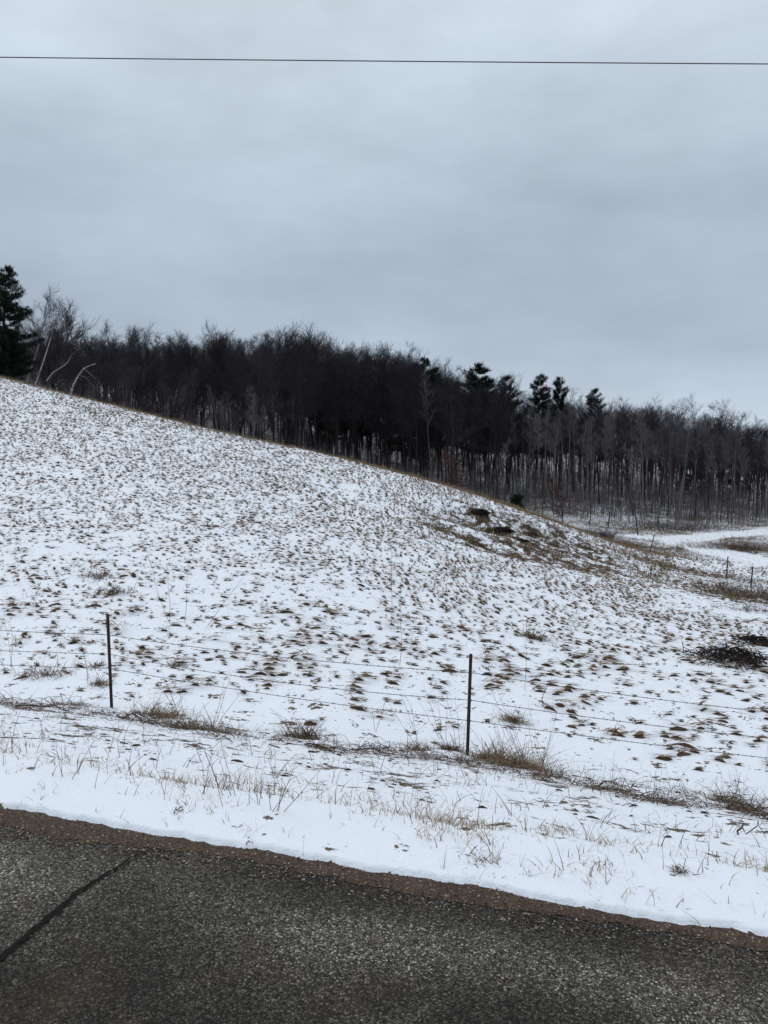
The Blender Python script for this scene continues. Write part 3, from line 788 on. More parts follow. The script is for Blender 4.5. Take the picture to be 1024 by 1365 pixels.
def grow_mesh(g, keys, sides, mats, tone=.5, ribb=False):
    mm = Mesh()
    for (key, k), lst in g.lv.items():
        if key not in keys: continue
        P = np.array([a for a, _ in lst]); R_ = np.array([b for _, b in lst])
        tn = np.clip(tone + rng.normal(0, .13, len(P)), 0, 1)
        if ribb and key == 'w':
            sd = rng.normal(0, 1, (len(P), 3)); sd /= np.linalg.norm(sd, axis=1, keepdims=True)
            mm.ribbons(P, R_ * 1.2, sd, tn)
        else: mm.tubes(P, R_, sides.get(key, 3), tn)
    return mm
def bare_proto(name, g, bark, twig, label, cat, group, tone=.5):
    r = empty(name, (0, 0, 0), label, cat, group)
    grow_mesh(g, 't', {'t': 8}, None, tone).build('trunk', M[bark], r)
    grow_mesh(g, 'lbw', {'l': 4}, None, tone).build('crown', M[twig], r)
    return r
def conifer(seed, H=14, r0=.16, spread=.22, base=.18, gap=.55, dens=1.0, shape='pine'):
    R = random.Random(seed); g = Grow(seed); nr_ = np.random.default_rng(seed)
    pts, ds = g.limb('t', Vector((0, 0, -.4)), Vector((0, 0, 1)), H, r0, .02, 8, .05, .02)
    P = []; z = base * H
    while z < H * .985:
        f = (z / H - base) / (1 - base)
        ln = H * spread * ((1 - f) ** (.7 if shape == 'pine' else 1.0) + (.08 if shape == 'pine' else .05))
        if shape == 'pine': ln *= .62 + .5 * math.sin(min(1, f * 1.6 + .15) * math.pi * .8)
        nb = R.randint(4, 6)
        for b in range(nb):
            if shape == 'pine' and R.random() < .16: continue
            a = R.uniform(0, 6.283); l_ = ln * R.uniform(.6, 1.25)
            q = (z + .4) / H * 8; i_ = min(int(q), 7); p = pts[i_].lerp(pts[i_ + 1], min(q - i_, 1))
            up_ = R.uniform(.05, .35) if shape == 'pine' else R.uniform(-.25, .1)
            bp, bd = g.limb('l', p, Vector((math.cos(a), math.sin(a), up_)), l_, .04 * (1 - f) + .012, .008, 3, .10 if shape == 'pine' else .04, .06)
            nt_ = max(3, int(l_ * 4.2 * dens))
            for t_ in range(nt_):
                v = .25 + .75 * (t_ + R.random()) / nt_; w = v * 3; c_ = min(int(w), 2)
                c0 = bp[c_].lerp(bp[c_ + 1], w - c_); P.append((c0.x, c0.y, c0.z, bd[c_].x, bd[c_].y, bd[c_].z, f))
        z += gap * R.uniform(.75, 1.25)
    P = np.array(P); nn = 16; n = len(P) * nn
    C0 = np.repeat(P[:, :3], nn, 0) + nr_.normal(0, .11, (n, 3)); D = np.repeat(P[:, 3:6], nn, 0) * .55 + nr_.normal(0, .55, (n, 3)); D[:, 2] += .25
    D /= np.linalg.norm(D, axis=1, keepdims=True); ln = nr_.uniform(.16, .36, (n, 1))
    Q = np.stack([C0, C0 + D * ln], 1); sd = np.cross(D, nr_.normal(0, 1, (n, 3))); sd /= np.linalg.norm(sd, axis=1, keepdims=True)
    mm = Mesh(); mm.ribbons(Q, np.array([[.030, .010]]), sd, np.clip(nr_.normal(.5, .2, n), 0, 1))
    return g, mm
def con_proto(name, label, cat, group, **k):
    g, mm = conifer(**k)
    r = empty(name, (0, 0, 0), label, cat, group)
    grow_mesh(g, 'tl', {'t': 8}, None, .4).build('trunk', M['bark'], r)
    mm.build('crown', M['needle'], r)
    return r
def copy_tree(r):
    c = r.copy(); COL.objects.link(c)
    for ch in r.children:
        d = ch.copy(); COL.objects.link(d); d.parent = c
    return c
class Stock:
    """first use moves the original, later uses copy it"""
    def __init__(s, proto): s.p = proto; s.used = False; s.src = proto
    def get(s):
        if not s.used: s.used = True; return s.p
        return copy_tree(s.p)
def put(o, x, y, sc=1.0, rz=None, sz=None, label=None, sink=.0):
    o.location = (x, y, gz1(x, y) - sink); o.scale = (sc, sc, sz if sz else sc)
    o.rotation_euler = (random.gauss(0, .035), random.gauss(0, .035), random.uniform(0, 6.28)) if rz is None else (0, 0, rz)
    if label: o['label'] = label
    return o
GW = 'bare trees on the wooded hillside'
LF = 'tall dark bare tree with ascending branches among many on the wooded hillside'
LO = 'dark bare tree with broad spreading crown among many on the wooded hillside'
LA = 'slender pale grey bare tree with a straight trunk among many on the hillside'
forest = [Stock(bare_proto('bare_tree', bare_tree(100 + i, H=15.5, n1=17, n2=9, n3=9, bole=.38 + .03 * (i % 3)), 'bark', 'twig', LF, 'tree', GW, .45)) for i in range(6)]
oaks = [Stock(bare_proto('bare_tree', bare_tree(200 + i, H=13.5, r0=.15, bole=.25, n1=14, l1=.40, ang=(.5, 1.0), n2=11, n3=10, twig=1.0, wander=.09, curl=.08), 'bark', 'twig', LO, 'tree', GW, .35)) for i in range(4)]
aspens = [Stock(bare_proto('bare_tree', bare_tree(300 + i, H=15.5, r0=.10, bole=.56 + .04 * (i % 3), n1=18, l1=.125, ang=(.35, .7), n2=6, n3=5, twig=.6, wander=.03, hw=.012, tk=9), 'greybark', 'greytwig', LA, 'tree', 'slender grey trees on the wooded hillside', .5)) for i in range(5)]

# placement over the hillside
pos = []
gx, gy = np.meshgrid(np.arange(-130, 130, 2.8), np.arange(84, 200, 2.8))
X = gx.ravel() + rng.uniform(-1.5, 1.5, gx.size); Y = gy.ravel() + rng.uniform(-1.5, 1.5, gx.size)
s_keep = (np.abs(X) < .58 * Y + 4) & (Y > 98 + 4 * fbm(X, Y, 14, 2, 201) - 8 * sstep(-20, -60, X)) & (rng.random(len(X)) > .10 + .38 * sstep(130, 160, Y))
X = X[s_keep]; Y = Y[s_keep]
# extra closer trees down behind the crest on the left
n = 46; xl = rng.uniform(-62, -6, n); yl = rng.uniform(74, 98, n); k = (xl > -.6 * yl) & (yl > 76 + .25 * (xl + 62) * .6)
X = np.concatenate([X, xl[k]]); Y = np.concatenate([Y, yl[k]])
order = np.argsort(Y); X = X[order]; Y = Y[order]
print('trees', len(X))
NI = 250
mass_v = Mesh()
lo_f = [bare_tree(400 + i, H=15.5, n1=12, n2=7, n3=7, bole=.40, tk=5, hw=.014) for i in range(4)] + [bare_tree(420 + i, H=13.5, r0=.2, bole=.28, n1=11, l1=.38, n2=8, n3=8, twig=1.0, tk=5, hw=.014) for i in range(2)]
lo_m = []
for g in lo_f:
    mm = Mesh(); grow = grow_mesh(g, 'tlbw', {'t': 5}, None, .45, ribb=True); lo_m.append(grow)
def cap(x, y, z0, H, sc):
    """keep a tree's top under the height the stand reaches at that place"""
    px = 512 + F * x / y
    py = np.interp(px, [-100, 60, 110, 200, 290, 340, 370, 450, 520, 560, 600, 645, 690, 745, 800, 870, 960, 1024, 1120], [444, 440, 444, 446, 449, 450, 440, 446, 457, 470, 490, 508, 521, 527, 532, 538, 546, 562, 584])
    zt = at(px, py + random.gauss(17, 11) + 9 * float(noise(np.array([px / 19.0]), np.array([y / 30.0]), 3)[0]), y)[2]
    return min(sc, (zt - z0) / (H * 1.03))
def hscale(x, y):
    """stand height: taller in the middle of the skyline, shorter at the left"""
    px = 512 + F * x / y
    return np.interp(px, [-100, 100, 250, 360, 480, 600, 760, 900, 1024, 1150], [.78, .80, .92, 1.08, 1.05, .98, .95, 1.0, 1.0, 1.0])
for i, (x, y) in enumerate(zip(X, Y)):
    px = 512 + F * x / y; hs = float(hscale(x, y)) * random.uniform(.78, 1.14)
    pa = sstep(600, 800, px) * .85 + .06
    if i < NI:
        if px < 190 and y < 100: st_, sc = random.choice(oaks), random.uniform(.55, .85)
        elif random.random() < pa: st_, sc = random.choice(aspens), hs * 1.02
        elif random.random() < .28: st_, sc = random.choice(oaks), hs
        else: st_, sc = random.choice(forest), hs
        sc = max(.35, cap(x, y, gz1(x, y), 14.2 if st_ in oaks else 15.6, sc * 1.15))
        o = put(st_.get(), x, y, sc * random.uniform(.92, 1.10), sz=sc)
        part = 'left' if px < 330 else ('middle' if px < 640 else 'right'); row = 'at the front' if y < 106 else 'further back'
        kind_ = 'dark bare tree with broad spreading crown' if st_ in oaks else ('slender pale grey bare tree' if st_ in aspens else 'tall dark bare tree')
        o['label'] = kind_ + ' ' + row + ' in the ' + part + ' of the wood'; o['group'] = kind_.replace('tree', 'trees', 1).replace('crown', 'crowns') + ' ' + row + ' in the ' + part + ' of the wood'
    else:
        m0 = random.choice(lo_m); a = random.uniform(0, 6.28); ca, sa_ = math.cos(a), math.sin(a); z0 = gz1(x, y); hs = max(.3, cap(x, y, z0, 15.6, hs * 1.2))
        off = mass_v.n
        v = np.concatenate(m0.v); v = np.stack([v[:, 0] * ca - v[:, 1] * sa_, v[:, 0] * sa_ + v[:, 1] * ca, v[:, 2]], -1) * hs + np.array([x, y, z0])
        mass_v.v.append(v); mass_v.c.append(np.clip(np.concatenate(m0.c) + random.gauss(0, .12) + .25 * pa, 0, 1)); mass_v.n += len(v)
        for f_ in m0.f: mass_v.f.append(f_ + off); mass_v.m.append(np.zeros(len(f_)))
tag(mass_v.build('distant_woods', M['twig']), 'mass of bare trees further back on the wooded hill', 'woods', kind='stuff')

# grey young trees in front of the dark wood
for i in range(34):
    left = i < 20; px = random.uniform(165, 345) if left else random.uniform(640, 1060); Yd = random.uniform(80, 90) if left else random.uniform(92, 97)
    q = at(px, 600, Yd); hh = random.uniform(6.5, 9) if left else random.uniform(8, 13); sc = hh / 15.5
    o = put(copy_tree(random.choice(aspens).p), q[0], Yd, sc * 1.05, sz=sc)
    o['label'] = 'grey young tree among those standing in a pale thicket behind the hilltop' if left else 'pale grey tree in the front row at the foot of the wood'
    o['group'] = 'grey young trees behind the hilltop' if left else 'pale trees in the front row of the wood'
# undergrowth: thin saplings and brush at the foot of the woods
mm = Mesh(); ms = Mesh()
n = 6500; x = rng.uniform(-62, 66, n) - 12 * rng.random(n); y = 82 + 60 * rng.random(n) ** 1.1
k = (np.abs(x) < .58 * y + 2) & (lanes(x, y) < .2) & (y > 90 - 12 * (x < 5)); x, y = x[k], y[k]; z = ground_z(x, y); n = len(x)
h = rng.uniform(1.2, 5.0, n); dx = rng.normal(0, .10, (n, 2)); tt = np.linspace(0, 1, 4)[None]
P = np.stack([x[:, None] + dx[:, :1] * h[:, None] * tt, y[:, None] + dx[:, 1:] * h[:, None] * tt, z[:, None] + h[:, None] * tt], -1)
mm.tubes(P, np.array([[.028, .022, .014, .005]]) * rng.uniform(.6, 1.4, (n, 1)), 3, np.clip(rng.normal(.55, .25, n), 0, 1))
nb = 9; I = np.repeat(np.arange(n), nb); f = rng.uniform(.2, 1, n * nb); a = rng.uniform(0, 6.28, n * nb); l2 = h[I] * rng.uniform(.10, .30, n * nb)
B0 = np.stack([x[I] + dx[I, 0] * h[I] * f, y[I] + dx[I, 1] * h[I] * f, z[I] + h[I] * f], -1)
B1 = B0 + np.stack([np.cos(a) * l2 * .6, np.sin(a) * l2 * .6, l2 * .8], -1)
mm.tubes(np.stack([B0, B1], 1), np.array([[.012, .005]]), 3, np.clip(rng.normal(.5, .2, len(I)), 0, 1))
tag(mm.build('undergrowth', M['greytwig']), 'thin bare saplings and brush filling the foot of the wood', 'undergrowth', kind='stuff')

# pines standing up out of the wood
pines = [Stock(con_proto('pine_tree', 'x', 'tree', 'dark pines in the wood', seed=500 + i, H=15 + i, spread=.22, base=.3, dens=1.6, gap=.42)) for i in range(3)]
PN = [ # px, py of the tip, distance, label
 (450, 480, 116, 'dark pine among bare trees, leftmost of the pines inside the middle of the wood'),
 (508, 484, 117, 'dark pine just right of the leftmost one, buried among bare crowns'),
 (554, 480, 114, 'dark rounded pine near the skyline at the middle of the wood'),
 (628, 487, 112, 'broad dark pine whose ragged top stands clear of the skyline alone'),
 (691, 503, 118, 'left pine of the close trio on the skyline'),
 (715, 503, 117, 'middle pine of the close trio on the skyline'),
 (742, 506, 119, 'right and narrowest pine of the close trio on the skyline'),
 (480, 489, 118, 'dark pine between the two leftmost pines of the middle of the wood'),
 (590, 493, 115, 'dark pine left of the broad one that stands clear of the skyline'),
 (652, 510, 117, 'dark pine just right of the broad one, lower than it'),
 (795, 520, 122, 'small green pine alone on the skyline right of the trio')]
for k_, (px, py, Yd, lb) in enumerate(PN):
    q = at(px, py, Yd); z0 = gz1(q[0], q[1]); st_ = pines[k_ % 3]; H_ = 15 + (k_ % 3)
    sc = (q[2] - z0) / (H_ - .4); w_ = sc * (1.35 if k_ in (0, 3) else 1.0)
    if k_ == 6: w_ *= .8
    put(st_.get(), q[0], q[1], w_, sz=sc, label=lb)
dk = [Stock(con_proto('cedar_tree', 'x', 'tree', 'dark evergreens low in the wood', seed=520, H=9, spread=.30, base=.1, shape='spruce', gap=.4))]
for px, py, Yd, lb in ((926, 572, 125, 'dark rounded evergreen half hidden behind slender grey trunks'), (982, 592, 130, 'dark evergreen at the right edge of the wood below bare crowns'), (438, 500, 128, 'low dark evergreen among trunks under the leftmost pine'), (540, 500, 126, 'low dark evergreen among trunks under the middle pines')):
    q = at(px, py, Yd); z0 = gz1(q[0], q[1]); sc = (q[2] - z0) / 8.7
    put(dk[0].get(), q[0], q[1], sc * .8, sz=sc, label=lb)
q = at(698, 676, 58)
o = con_proto('young_spruce', 'small dark spruce at the foot of the wood just behind the crest', 'tree', None, seed=531, H=2.9, r0=.06, spread=.50, base=.04, gap=.34, shape='spruce', dens=1.0)
o.scale = (1, 1, 1); put(o, q[0], 60, 1.05)
# large conifer at the left edge, near the top of the field
q = at(-3, 358, 66); z0 = gz1(q[0], q[1])
o = con_proto('large_pine', 'large dark conifer at the left edge, its base behind the hilltop', 'tree', None, seed=541, H=12, r0=.26, spread=.31, base=.03, gap=.34, dens=1.7)
sc = (q[2] - z0) / 11.6; put(o, q[0], q[1], sc)
q = at(6, 440, 64); z0 = gz1(q[0], q[1])
o = con_proto('large_pine', 'smaller bushy conifer in front of the large one at the left edge', 'tree', None, seed=542, H=7.5, r0=.16, spread=.42, base=.02, gap=.28, dens=2.0)
put(o, q[0], q[1], (q[2] - z0) / 7.2)
# bare trees by the conifer, upper left
def special(name, label, g, bark, twig, px, Yd, tone=.5, sc=1.0, rz=0):
    q = at(px, 500, Yd); r = bare_proto(name, g, bark, twig, label, 'tree', None, tone)
    return put(r, q[0], Yd, sc, rz=rz)
special('birch_tree', 'pale leaning birch with a fine twiggy crown against the sky beside the conifer', bare_tree(601, H=8.5, r0=.075, bole=.45, n1=16, l1=.36, ang=(.6, 1.2), n2=10, n3=9, twig=.55, lean=(.28, 0), wander=.06, tk=8, hw=.007), 'birch', 'greytwig', 30, 70, .5)
special('birch_tree', 'straight pale birch trunk leaning right at the left edge of the wood', bare_tree(602, H=5.2, r0=.075, bole=.74, n1=7, l1=.18, n2=6, n3=6, twig=.45, lean=(.50, 0), wander=.02, hw=.007), 'birch', 'twig', 42, 60, .5)
special('bare_tree', 'dark many-branched tree with a wide fan crown against the sky at the left', bare_tree(603, H=6.9, r0=.16, bole=.15, n1=20, l1=.52, ang=(.4, .9), n2=11, n3=10, twig=.6, lean=(.35, 0), wander=.08, curl=.08, hw=.008), 'bark', 'twig', 55, 66, .45)
for px, Yd, sd_, hh, lb in ((100, 70, 604, 5.6, 'low dark spreading tree behind the pale arched birch'), (140, 73, 605, 5.5, 'dark thicket-like tree right of the pale arched birch'), (175, 76, 606, 6.0, 'dark low tree leaning right over the crest at the upper left'), (70, 72, 607, 6.2, 'dark dense low tree between the two leaning pale trunks'), (215, 78, 608, 6.5, 'dark branching tree at the left end of the grey saplings')):
    special('bare_tree', lb, bare_tree(sd_, H=hh, r0=.15, bole=.12, n1=15, l1=.5, ang=(.5, 1.1), n2=11, n3=11, twig=.6, lean=(.2, 0), wander=.10, curl=.05, hw=.009), 'bark', 'twig', px, Yd, .35)
# snapped birch arching over
g = Grow(611); q0_ = np.array(at(93, 526, 57)); pix = [(93, 531), (98, 513), (105, 500), (112, 491), (120, 487), (128, 485)]
ar = [Vector(np.array(at(a_[0], a_[1], 57 + .2 * i)) - q0_) for i, a_ in enumerate(pix)]
g.add('t', [tuple(v) for v in ar], [.075, .068, .058, .048, .034, .015])
for (a_, pl) in ((3, [(112, 492), (119, 497), (126, 504), (131, 509)]), (2, [(106, 500), (113, 503), (119, 508), (124, 514)])):
    P_ = [tuple(Vector(np.array(at(u_[0], u_[1], 57.3 + .3 * i)) - q0_)) for i, u_ in enumerate(pl)]; g.add('l', P_, [.04, .03, .018, .006])
    for j in range(12):
        p = Vector(P_[g.r.randint(1, 3)]); g.limb('w', p, Vector((g.r.uniform(-.3, 1), g.r.uniform(-.5, .5), g.r.uniform(-1, .4))), g.r.uniform(.3, .8), .009, .003, 2, -.1, .1)
r_ = empty('birch_tree', tuple(q0_), 'snapped pale birch bent over in an arch at the crest on the left', 'tree')
grow_mesh(g, 't', {'t': 7}, None, .9).build('trunk', M['birch'], r_); grow_mesh(g, 'lw', {'l': 4}, None, .8).build('crown', M['greytwig'], r_)
g = Grow(612); q0_ = np.array(at(62, 508, 59)); pl = [(62, 508), (70, 497), (78, 492), (86, 487), (91, 482), (95, 474)]
g.add('t', [tuple(Vector(np.array(at(u_[0], u_[1], 59)) - q0_)) for u_ in pl], [.04, .038, .034, .03, .022, .01])
for j in range(14): g.limb('w', Vector(g.lv[('t', 6)][0][0][g.r.randint(2, 5)]), Vector((g.r.uniform(-.3, 1), g.r.uniform(-.5, .5), g.r.uniform(.2, 1))), g.r.uniform(.3, .9), .009, .003, 2, .1, .1)
r_ = empty('fallen_birch', tuple(q0_), 'thin pale trunk leaning low to the right between the two birches', 'tree')
grow_mesh(g, 't', {'t': 6}, None, .9).build('trunk', M['greybark'], r_); grow_mesh(g, 'w', {}, None, .6).build('crown', M['greytwig'], r_)

# small oaks that kept their russet leaves
def russet(seed, H):
    g = bare_tree(seed, H=H, r0=.07, bole=.2, n1=10, l1=.34, n2=6, n3=5, twig=.45, hw=.008)
    tips = np.array([a_[-1] for (k_, n_), l_ in g.lv.items() if k_ == 'w' for a_, _ in l_]); nn = 5
    C_ = np.repeat(tips, nn, 0) + rng.normal(0, .12, (len(tips) * nn, 3)); D = rng.normal(0, 1, C_.shape); D /= np.linalg.norm(D, axis=1, keepdims=True)
    sd = np.cross(D, rng.normal(0, 1, C_.shape)); sd /= np.linalg.norm(sd, axis=1, keepdims=True)
    lm = Mesh(); lm.ribbons(np.stack([C_, C_ + D * .05, C_ + D * .10], 1), np.array([[.008, .028, .006]]), sd, np.clip(rng.normal(.5, .25, len(C_)), 0, 1))
    return g, lm
for (px, Yd, H_, sd_, lb) in ((830, 100, 7.5, 701, 'russet-leaved oak among the grey trunks, tallest of the reddish ones'), (893, 102, 6.5, 702, 'russet-leaved oak among trunks, rightmost of the reddish ones'), (600, 66, 5.4, 703, 'small russet-leaved oak just behind the crest of the field'), (752, 82, 4.4, 704, 'low reddish oak left of the tallest russet one'), (738, 98, 4.5, 705, 'faint reddish sapling oak behind the low one')):
    g, lm = russet(sd_, H_); q = at(px, 600, Yd)
    r_ = empty('oak_tree', (0, 0, 0), lb, 'tree', 'russet oaks'); grow_mesh(g, 't', {'t': 6}, None, .4).build('trunk', M['bark'], r_)
    cr = grow_mesh(g, 'lbw', {}, None, .4).build('crown', M['twig'], r_); lm.build('leaves', M['redleaf'], r_)
    put(r_, q[0], Yd, 1.0)
for (px, Yd, H_, sd_, lb) in ((857, 76, 6.2, 711, 'thin bare sapling leaning alone in front of the wood by the farm lane'), (815, 84, 7, 712, 'thin dark leaning tree left of the lone sapling'), (790, 86, 7, 713, 'thin dark upright tree beside the dark bush')):
    special('sapling', lb, bare_tree(sd_, H=H_, r0=.06, bole=.5, n1=9, l1=.14, n2=4, n3=4, twig=.4, lean=(-.12 if px == 857 else .12, 0)), 'bark', 'twig', px, Yd, .4)

# ------------------------------------------------------------------ shrubs
def shrub(name, label, px, py, Yd, n, h, rx, ry, mt, tone, cat='shrub', rad=.008, lean=.35, sub=4, loc=None, group=None, arch=.3):
    q = at(px, py, Yd) if loc is None else loc; x0, y0 = q[0], q[1]; z0 = gz1(x0, y0)
    x = rng.normal(0, rx, n) * .6; y = rng.normal(0, ry, n) * .6; z = ground_z(x + x0, y + y0) - z0
    th = np.arctan2(y, x) + rng.normal(0, .8, n); ln = np.abs(rng.normal(0, lean, n)); L_ = h * rng.uniform(.45, 1.15, n)
    tt = np.linspace(0, 1, 5)[None]; rr_ = L_[:, None] * (np.sin(ln)[:, None] * tt + arch * tt ** 2 * rng.random((n, 1)))
    hz_ = L_[:, None] * np.cos(ln)[:, None] * (tt - arch * tt ** 2)
    P = np.stack([x[:, None] + rr_ * np.cos(th)[:, None], y[:, None] + rr_ * np.sin(th)[:, None], z[:, None] - .03 + hz_], -1) + rng.normal(0, .02 * h, (n, 5, 3)) * tt[..., None]
    mm = Mesh(); mm.tubes(P, rad * np.array([[1, .85, .7, .5, .25]]) * rng.uniform(.6, 1.4, (n, 1)), 3, np.clip(rng.normal(tone, .2, n), 0, 1))
    if sub:
        I = np.repeat(np.arange(n), sub); c_ = rng.integers(1, 4, len(I)); f = rng.random((len(I), 1)); B0 = P[I, c_] * (1 - f) + P[I, c_ + 1] * f
        D = rng.normal(0, .6, (len(I), 3)); D[:, 2] += .5; l2 = (L_[I] * rng.uniform(.12, .4, len(I)))[:, None]
        mm.tubes(np.stack([B0, B0 + D * l2 * .5, B0 + D * l2 + np.array([0, 0, -.1]) * l2], 1), rad * np.array([[.5, .4, .2]]), 3, np.clip(rng.normal(tone, .2, len(I)), 0, 1))
    o = mm.build(name, M[mt], loc=(x0, y0, z0)); return tag(o, label, cat, group)
shrub('bush', 'rounded dark leafless bush between the crest and the wood', 795, 706, 66, 420, 1.6, 1.5, .9, 'twig', .7, rad=.010)
shrub('bush', 'reddish brown scrub bush beside the rounded dark one at the end of the crest', 826, 722, 58, 420, .9, 1.5, .8, 'grass', .28, rad=.009)
shrub('bush', 'long low reddish brown scrub trailing along the lower crest', 792, 716, 55, 420, .6, 2.0, .7, 'grass', .35, rad=.008)
shrub('bush', 'brown tangle of scrub on the island beside the farm lane', 975, 738, 66, 600, .8, 3.6, 1.5, 'weed', .45, rad=.010, lean=.8)
shrub('bush', 'scraggly brown weeds at the right edge below the farm fence', 1005, 800, 29, 380, .75, 1.5, 1.3, 'weed', .45, rad=.005, lean=.5)
shrub('bush', 'low brown bramble patch at the right edge above the dark brush pile', 1015, 832, 24, 260, .35, 1.1, .5, 'weed', .4, rad=.004, lean=.9)
shrub('bush', 'scrubby grey brush growing at the foot of the wood left of the farm lane', 900, 706, 86, 500, 1.3, 5, 2, 'greytwig', .4, rad=.012)
def brush_pile(px, py, Yd, n, rx, ry, hh, lb):
    q = at(px, py, Yd); x0, y0 = q[0], q[1]; z0 = gz1(x0, y0)
    x = rng.normal(0, rx * .5, n); y = rng.normal(0, ry * .5, n); z = ground_z(x + x0, y + y0) - z0 + hh * np.exp(-(x / rx) ** 2 * 1.5 - (y / ry) ** 2 * 1.5) * rng.random(n)
    D = np.stack([rng.normal(0, 1, n), rng.normal(0, .6, n), rng.normal(0, .35, n)], -1); D /= np.linalg.norm(D, axis=1, keepdims=True); l_ = rng.uniform(.10, .60, (n, 1))
    c_ = np.stack([x, y, z], -1); P = np.stack([c_ - D * l_ * .5, c_ + rng.normal(0, .025, (n, 3)) + np.array([0, 0, .03]), c_ + D * l_ * .5], 1)
    mm = Mesh(); mm.tubes(P, np.array([[.008, .008, .003]]) * rng.uniform(.5, 1.5, (n, 1)), 3, np.clip(rng.normal(.35, .2, n), 0, 1))
    k = n // 5; I = rng.integers(0, n, k); c2 = c_[I] + rng.normal(0, .04, (k, 3)); D2 = rng.normal(0, 1, (k, 3)); D2 /= np.linalg.norm(D2, axis=1, keepdims=True)
    sd = np.cross(D2, rng.normal(0, 1, (k, 3))); sd /= np.linalg.norm(sd, axis=1, keepdims=True)
    mm.ribbons(np.stack([c2, c2 + D2 * .035, c2 + D2 * .07], 1), np.array([[.006, .020, .003]]), sd, np.clip(rng.normal(.25, .2, k), 0, 1))
    return tag(mm.build('brush_pile', M['bramble'], loc=(x0, y0, z0)), lb, 'brush pile')
brush_pile(975, 886, hit(975, 888), 360, .75, .75, .30, 'low black tangle of brush lying in the snow, larger of two at the right')
brush_pile(1012, 862, hit(1012, 862), 220, .6, .45, .14, 'smaller black tangle of brush behind the larger one at the right edge')

# ------------------------------------------------------------------ dry clumps, stalks and debris along the fence
def gclump(px, py, Yd, n, L_, sp, lean, lb, tone=.45, hw=.0032, group=None, dirx=None, name='grass_clump'):
    n = int(n * 2.0); k_ = Yd / 9.0; L_ *= k_; sp *= k_; hw *= max(k_, .55)
    q = at(px, py, Yd); x0, y0 = q[0], q[1]; z0 = gz1(x0, y0)
    x = rng.normal(0, sp, n); y = rng.normal(0, sp * .6, n); z = ground_z(x + x0, y + y0) - z0
    th = rng.uniform(0, 6.283, n) + 0 if dirx is None else rng.normal(dirx, .8, n)
    ln = np.abs(rng.normal(lean, .35, n)); Lb = L_ * np.clip(rng.lognormal(-.15, .4, n), .3, 1.9)
    tt = np.linspace(0, 1, 5)[None]
    ang_ = ln[:, None] + tt * rng.uniform(.2, 2.6, (n, 1)) + rng.normal(0, .12, (n, 5))
    sx_ = np.cumsum(np.concatenate([np.zeros((n, 1)), np.sin(ang_[:, 1:]) * .25], 1), 1) * Lb[:, None]; sz_ = np.cumsum(np.concatenate([np.zeros((n, 1)), np.cos(ang_[:, 1:]) * .25], 1), 1) * Lb[:, None]
    P = np.stack([x[:, None] + sx_ * np.cos(th)[:, None], y[:, None] + sx_ * np.sin(th)[:, None], z[:, None] - .01 + np.maximum(sz_, .01 * tt)], -1)
    a = rng.uniform(0, np.pi, n); sd = np.stack([np.cos(a), np.sin(a), 0 * a], -1)
    mm = Mesh(); mm.ribbons(P, hw * np.array([[1, 1, .8, .6, .15]]) * rng.uniform(.5, 1.4, (n, 1)), sd, np.clip(rng.normal(tone, .2, n), 0, 1))
    mm.tubes(P[: n // 6] * np.array([1, 1, 1.15]), .0016, 3, .15)
    return tag(mm.build(name, M['grass'], loc=(x0, y0, z0)), lb, 'grass clump', group)
def dpt(py_base, px):  # distance of the ground seen at a pixel near the fence
    lo, hi = 3.0, 40.0
    for _ in range(40):
        mid = (lo + hi) / 2; p = at(px, py_base, mid)
        if p[2] > gz1(p[0], p[1]): lo = mid
        else: hi = mid
    return lo
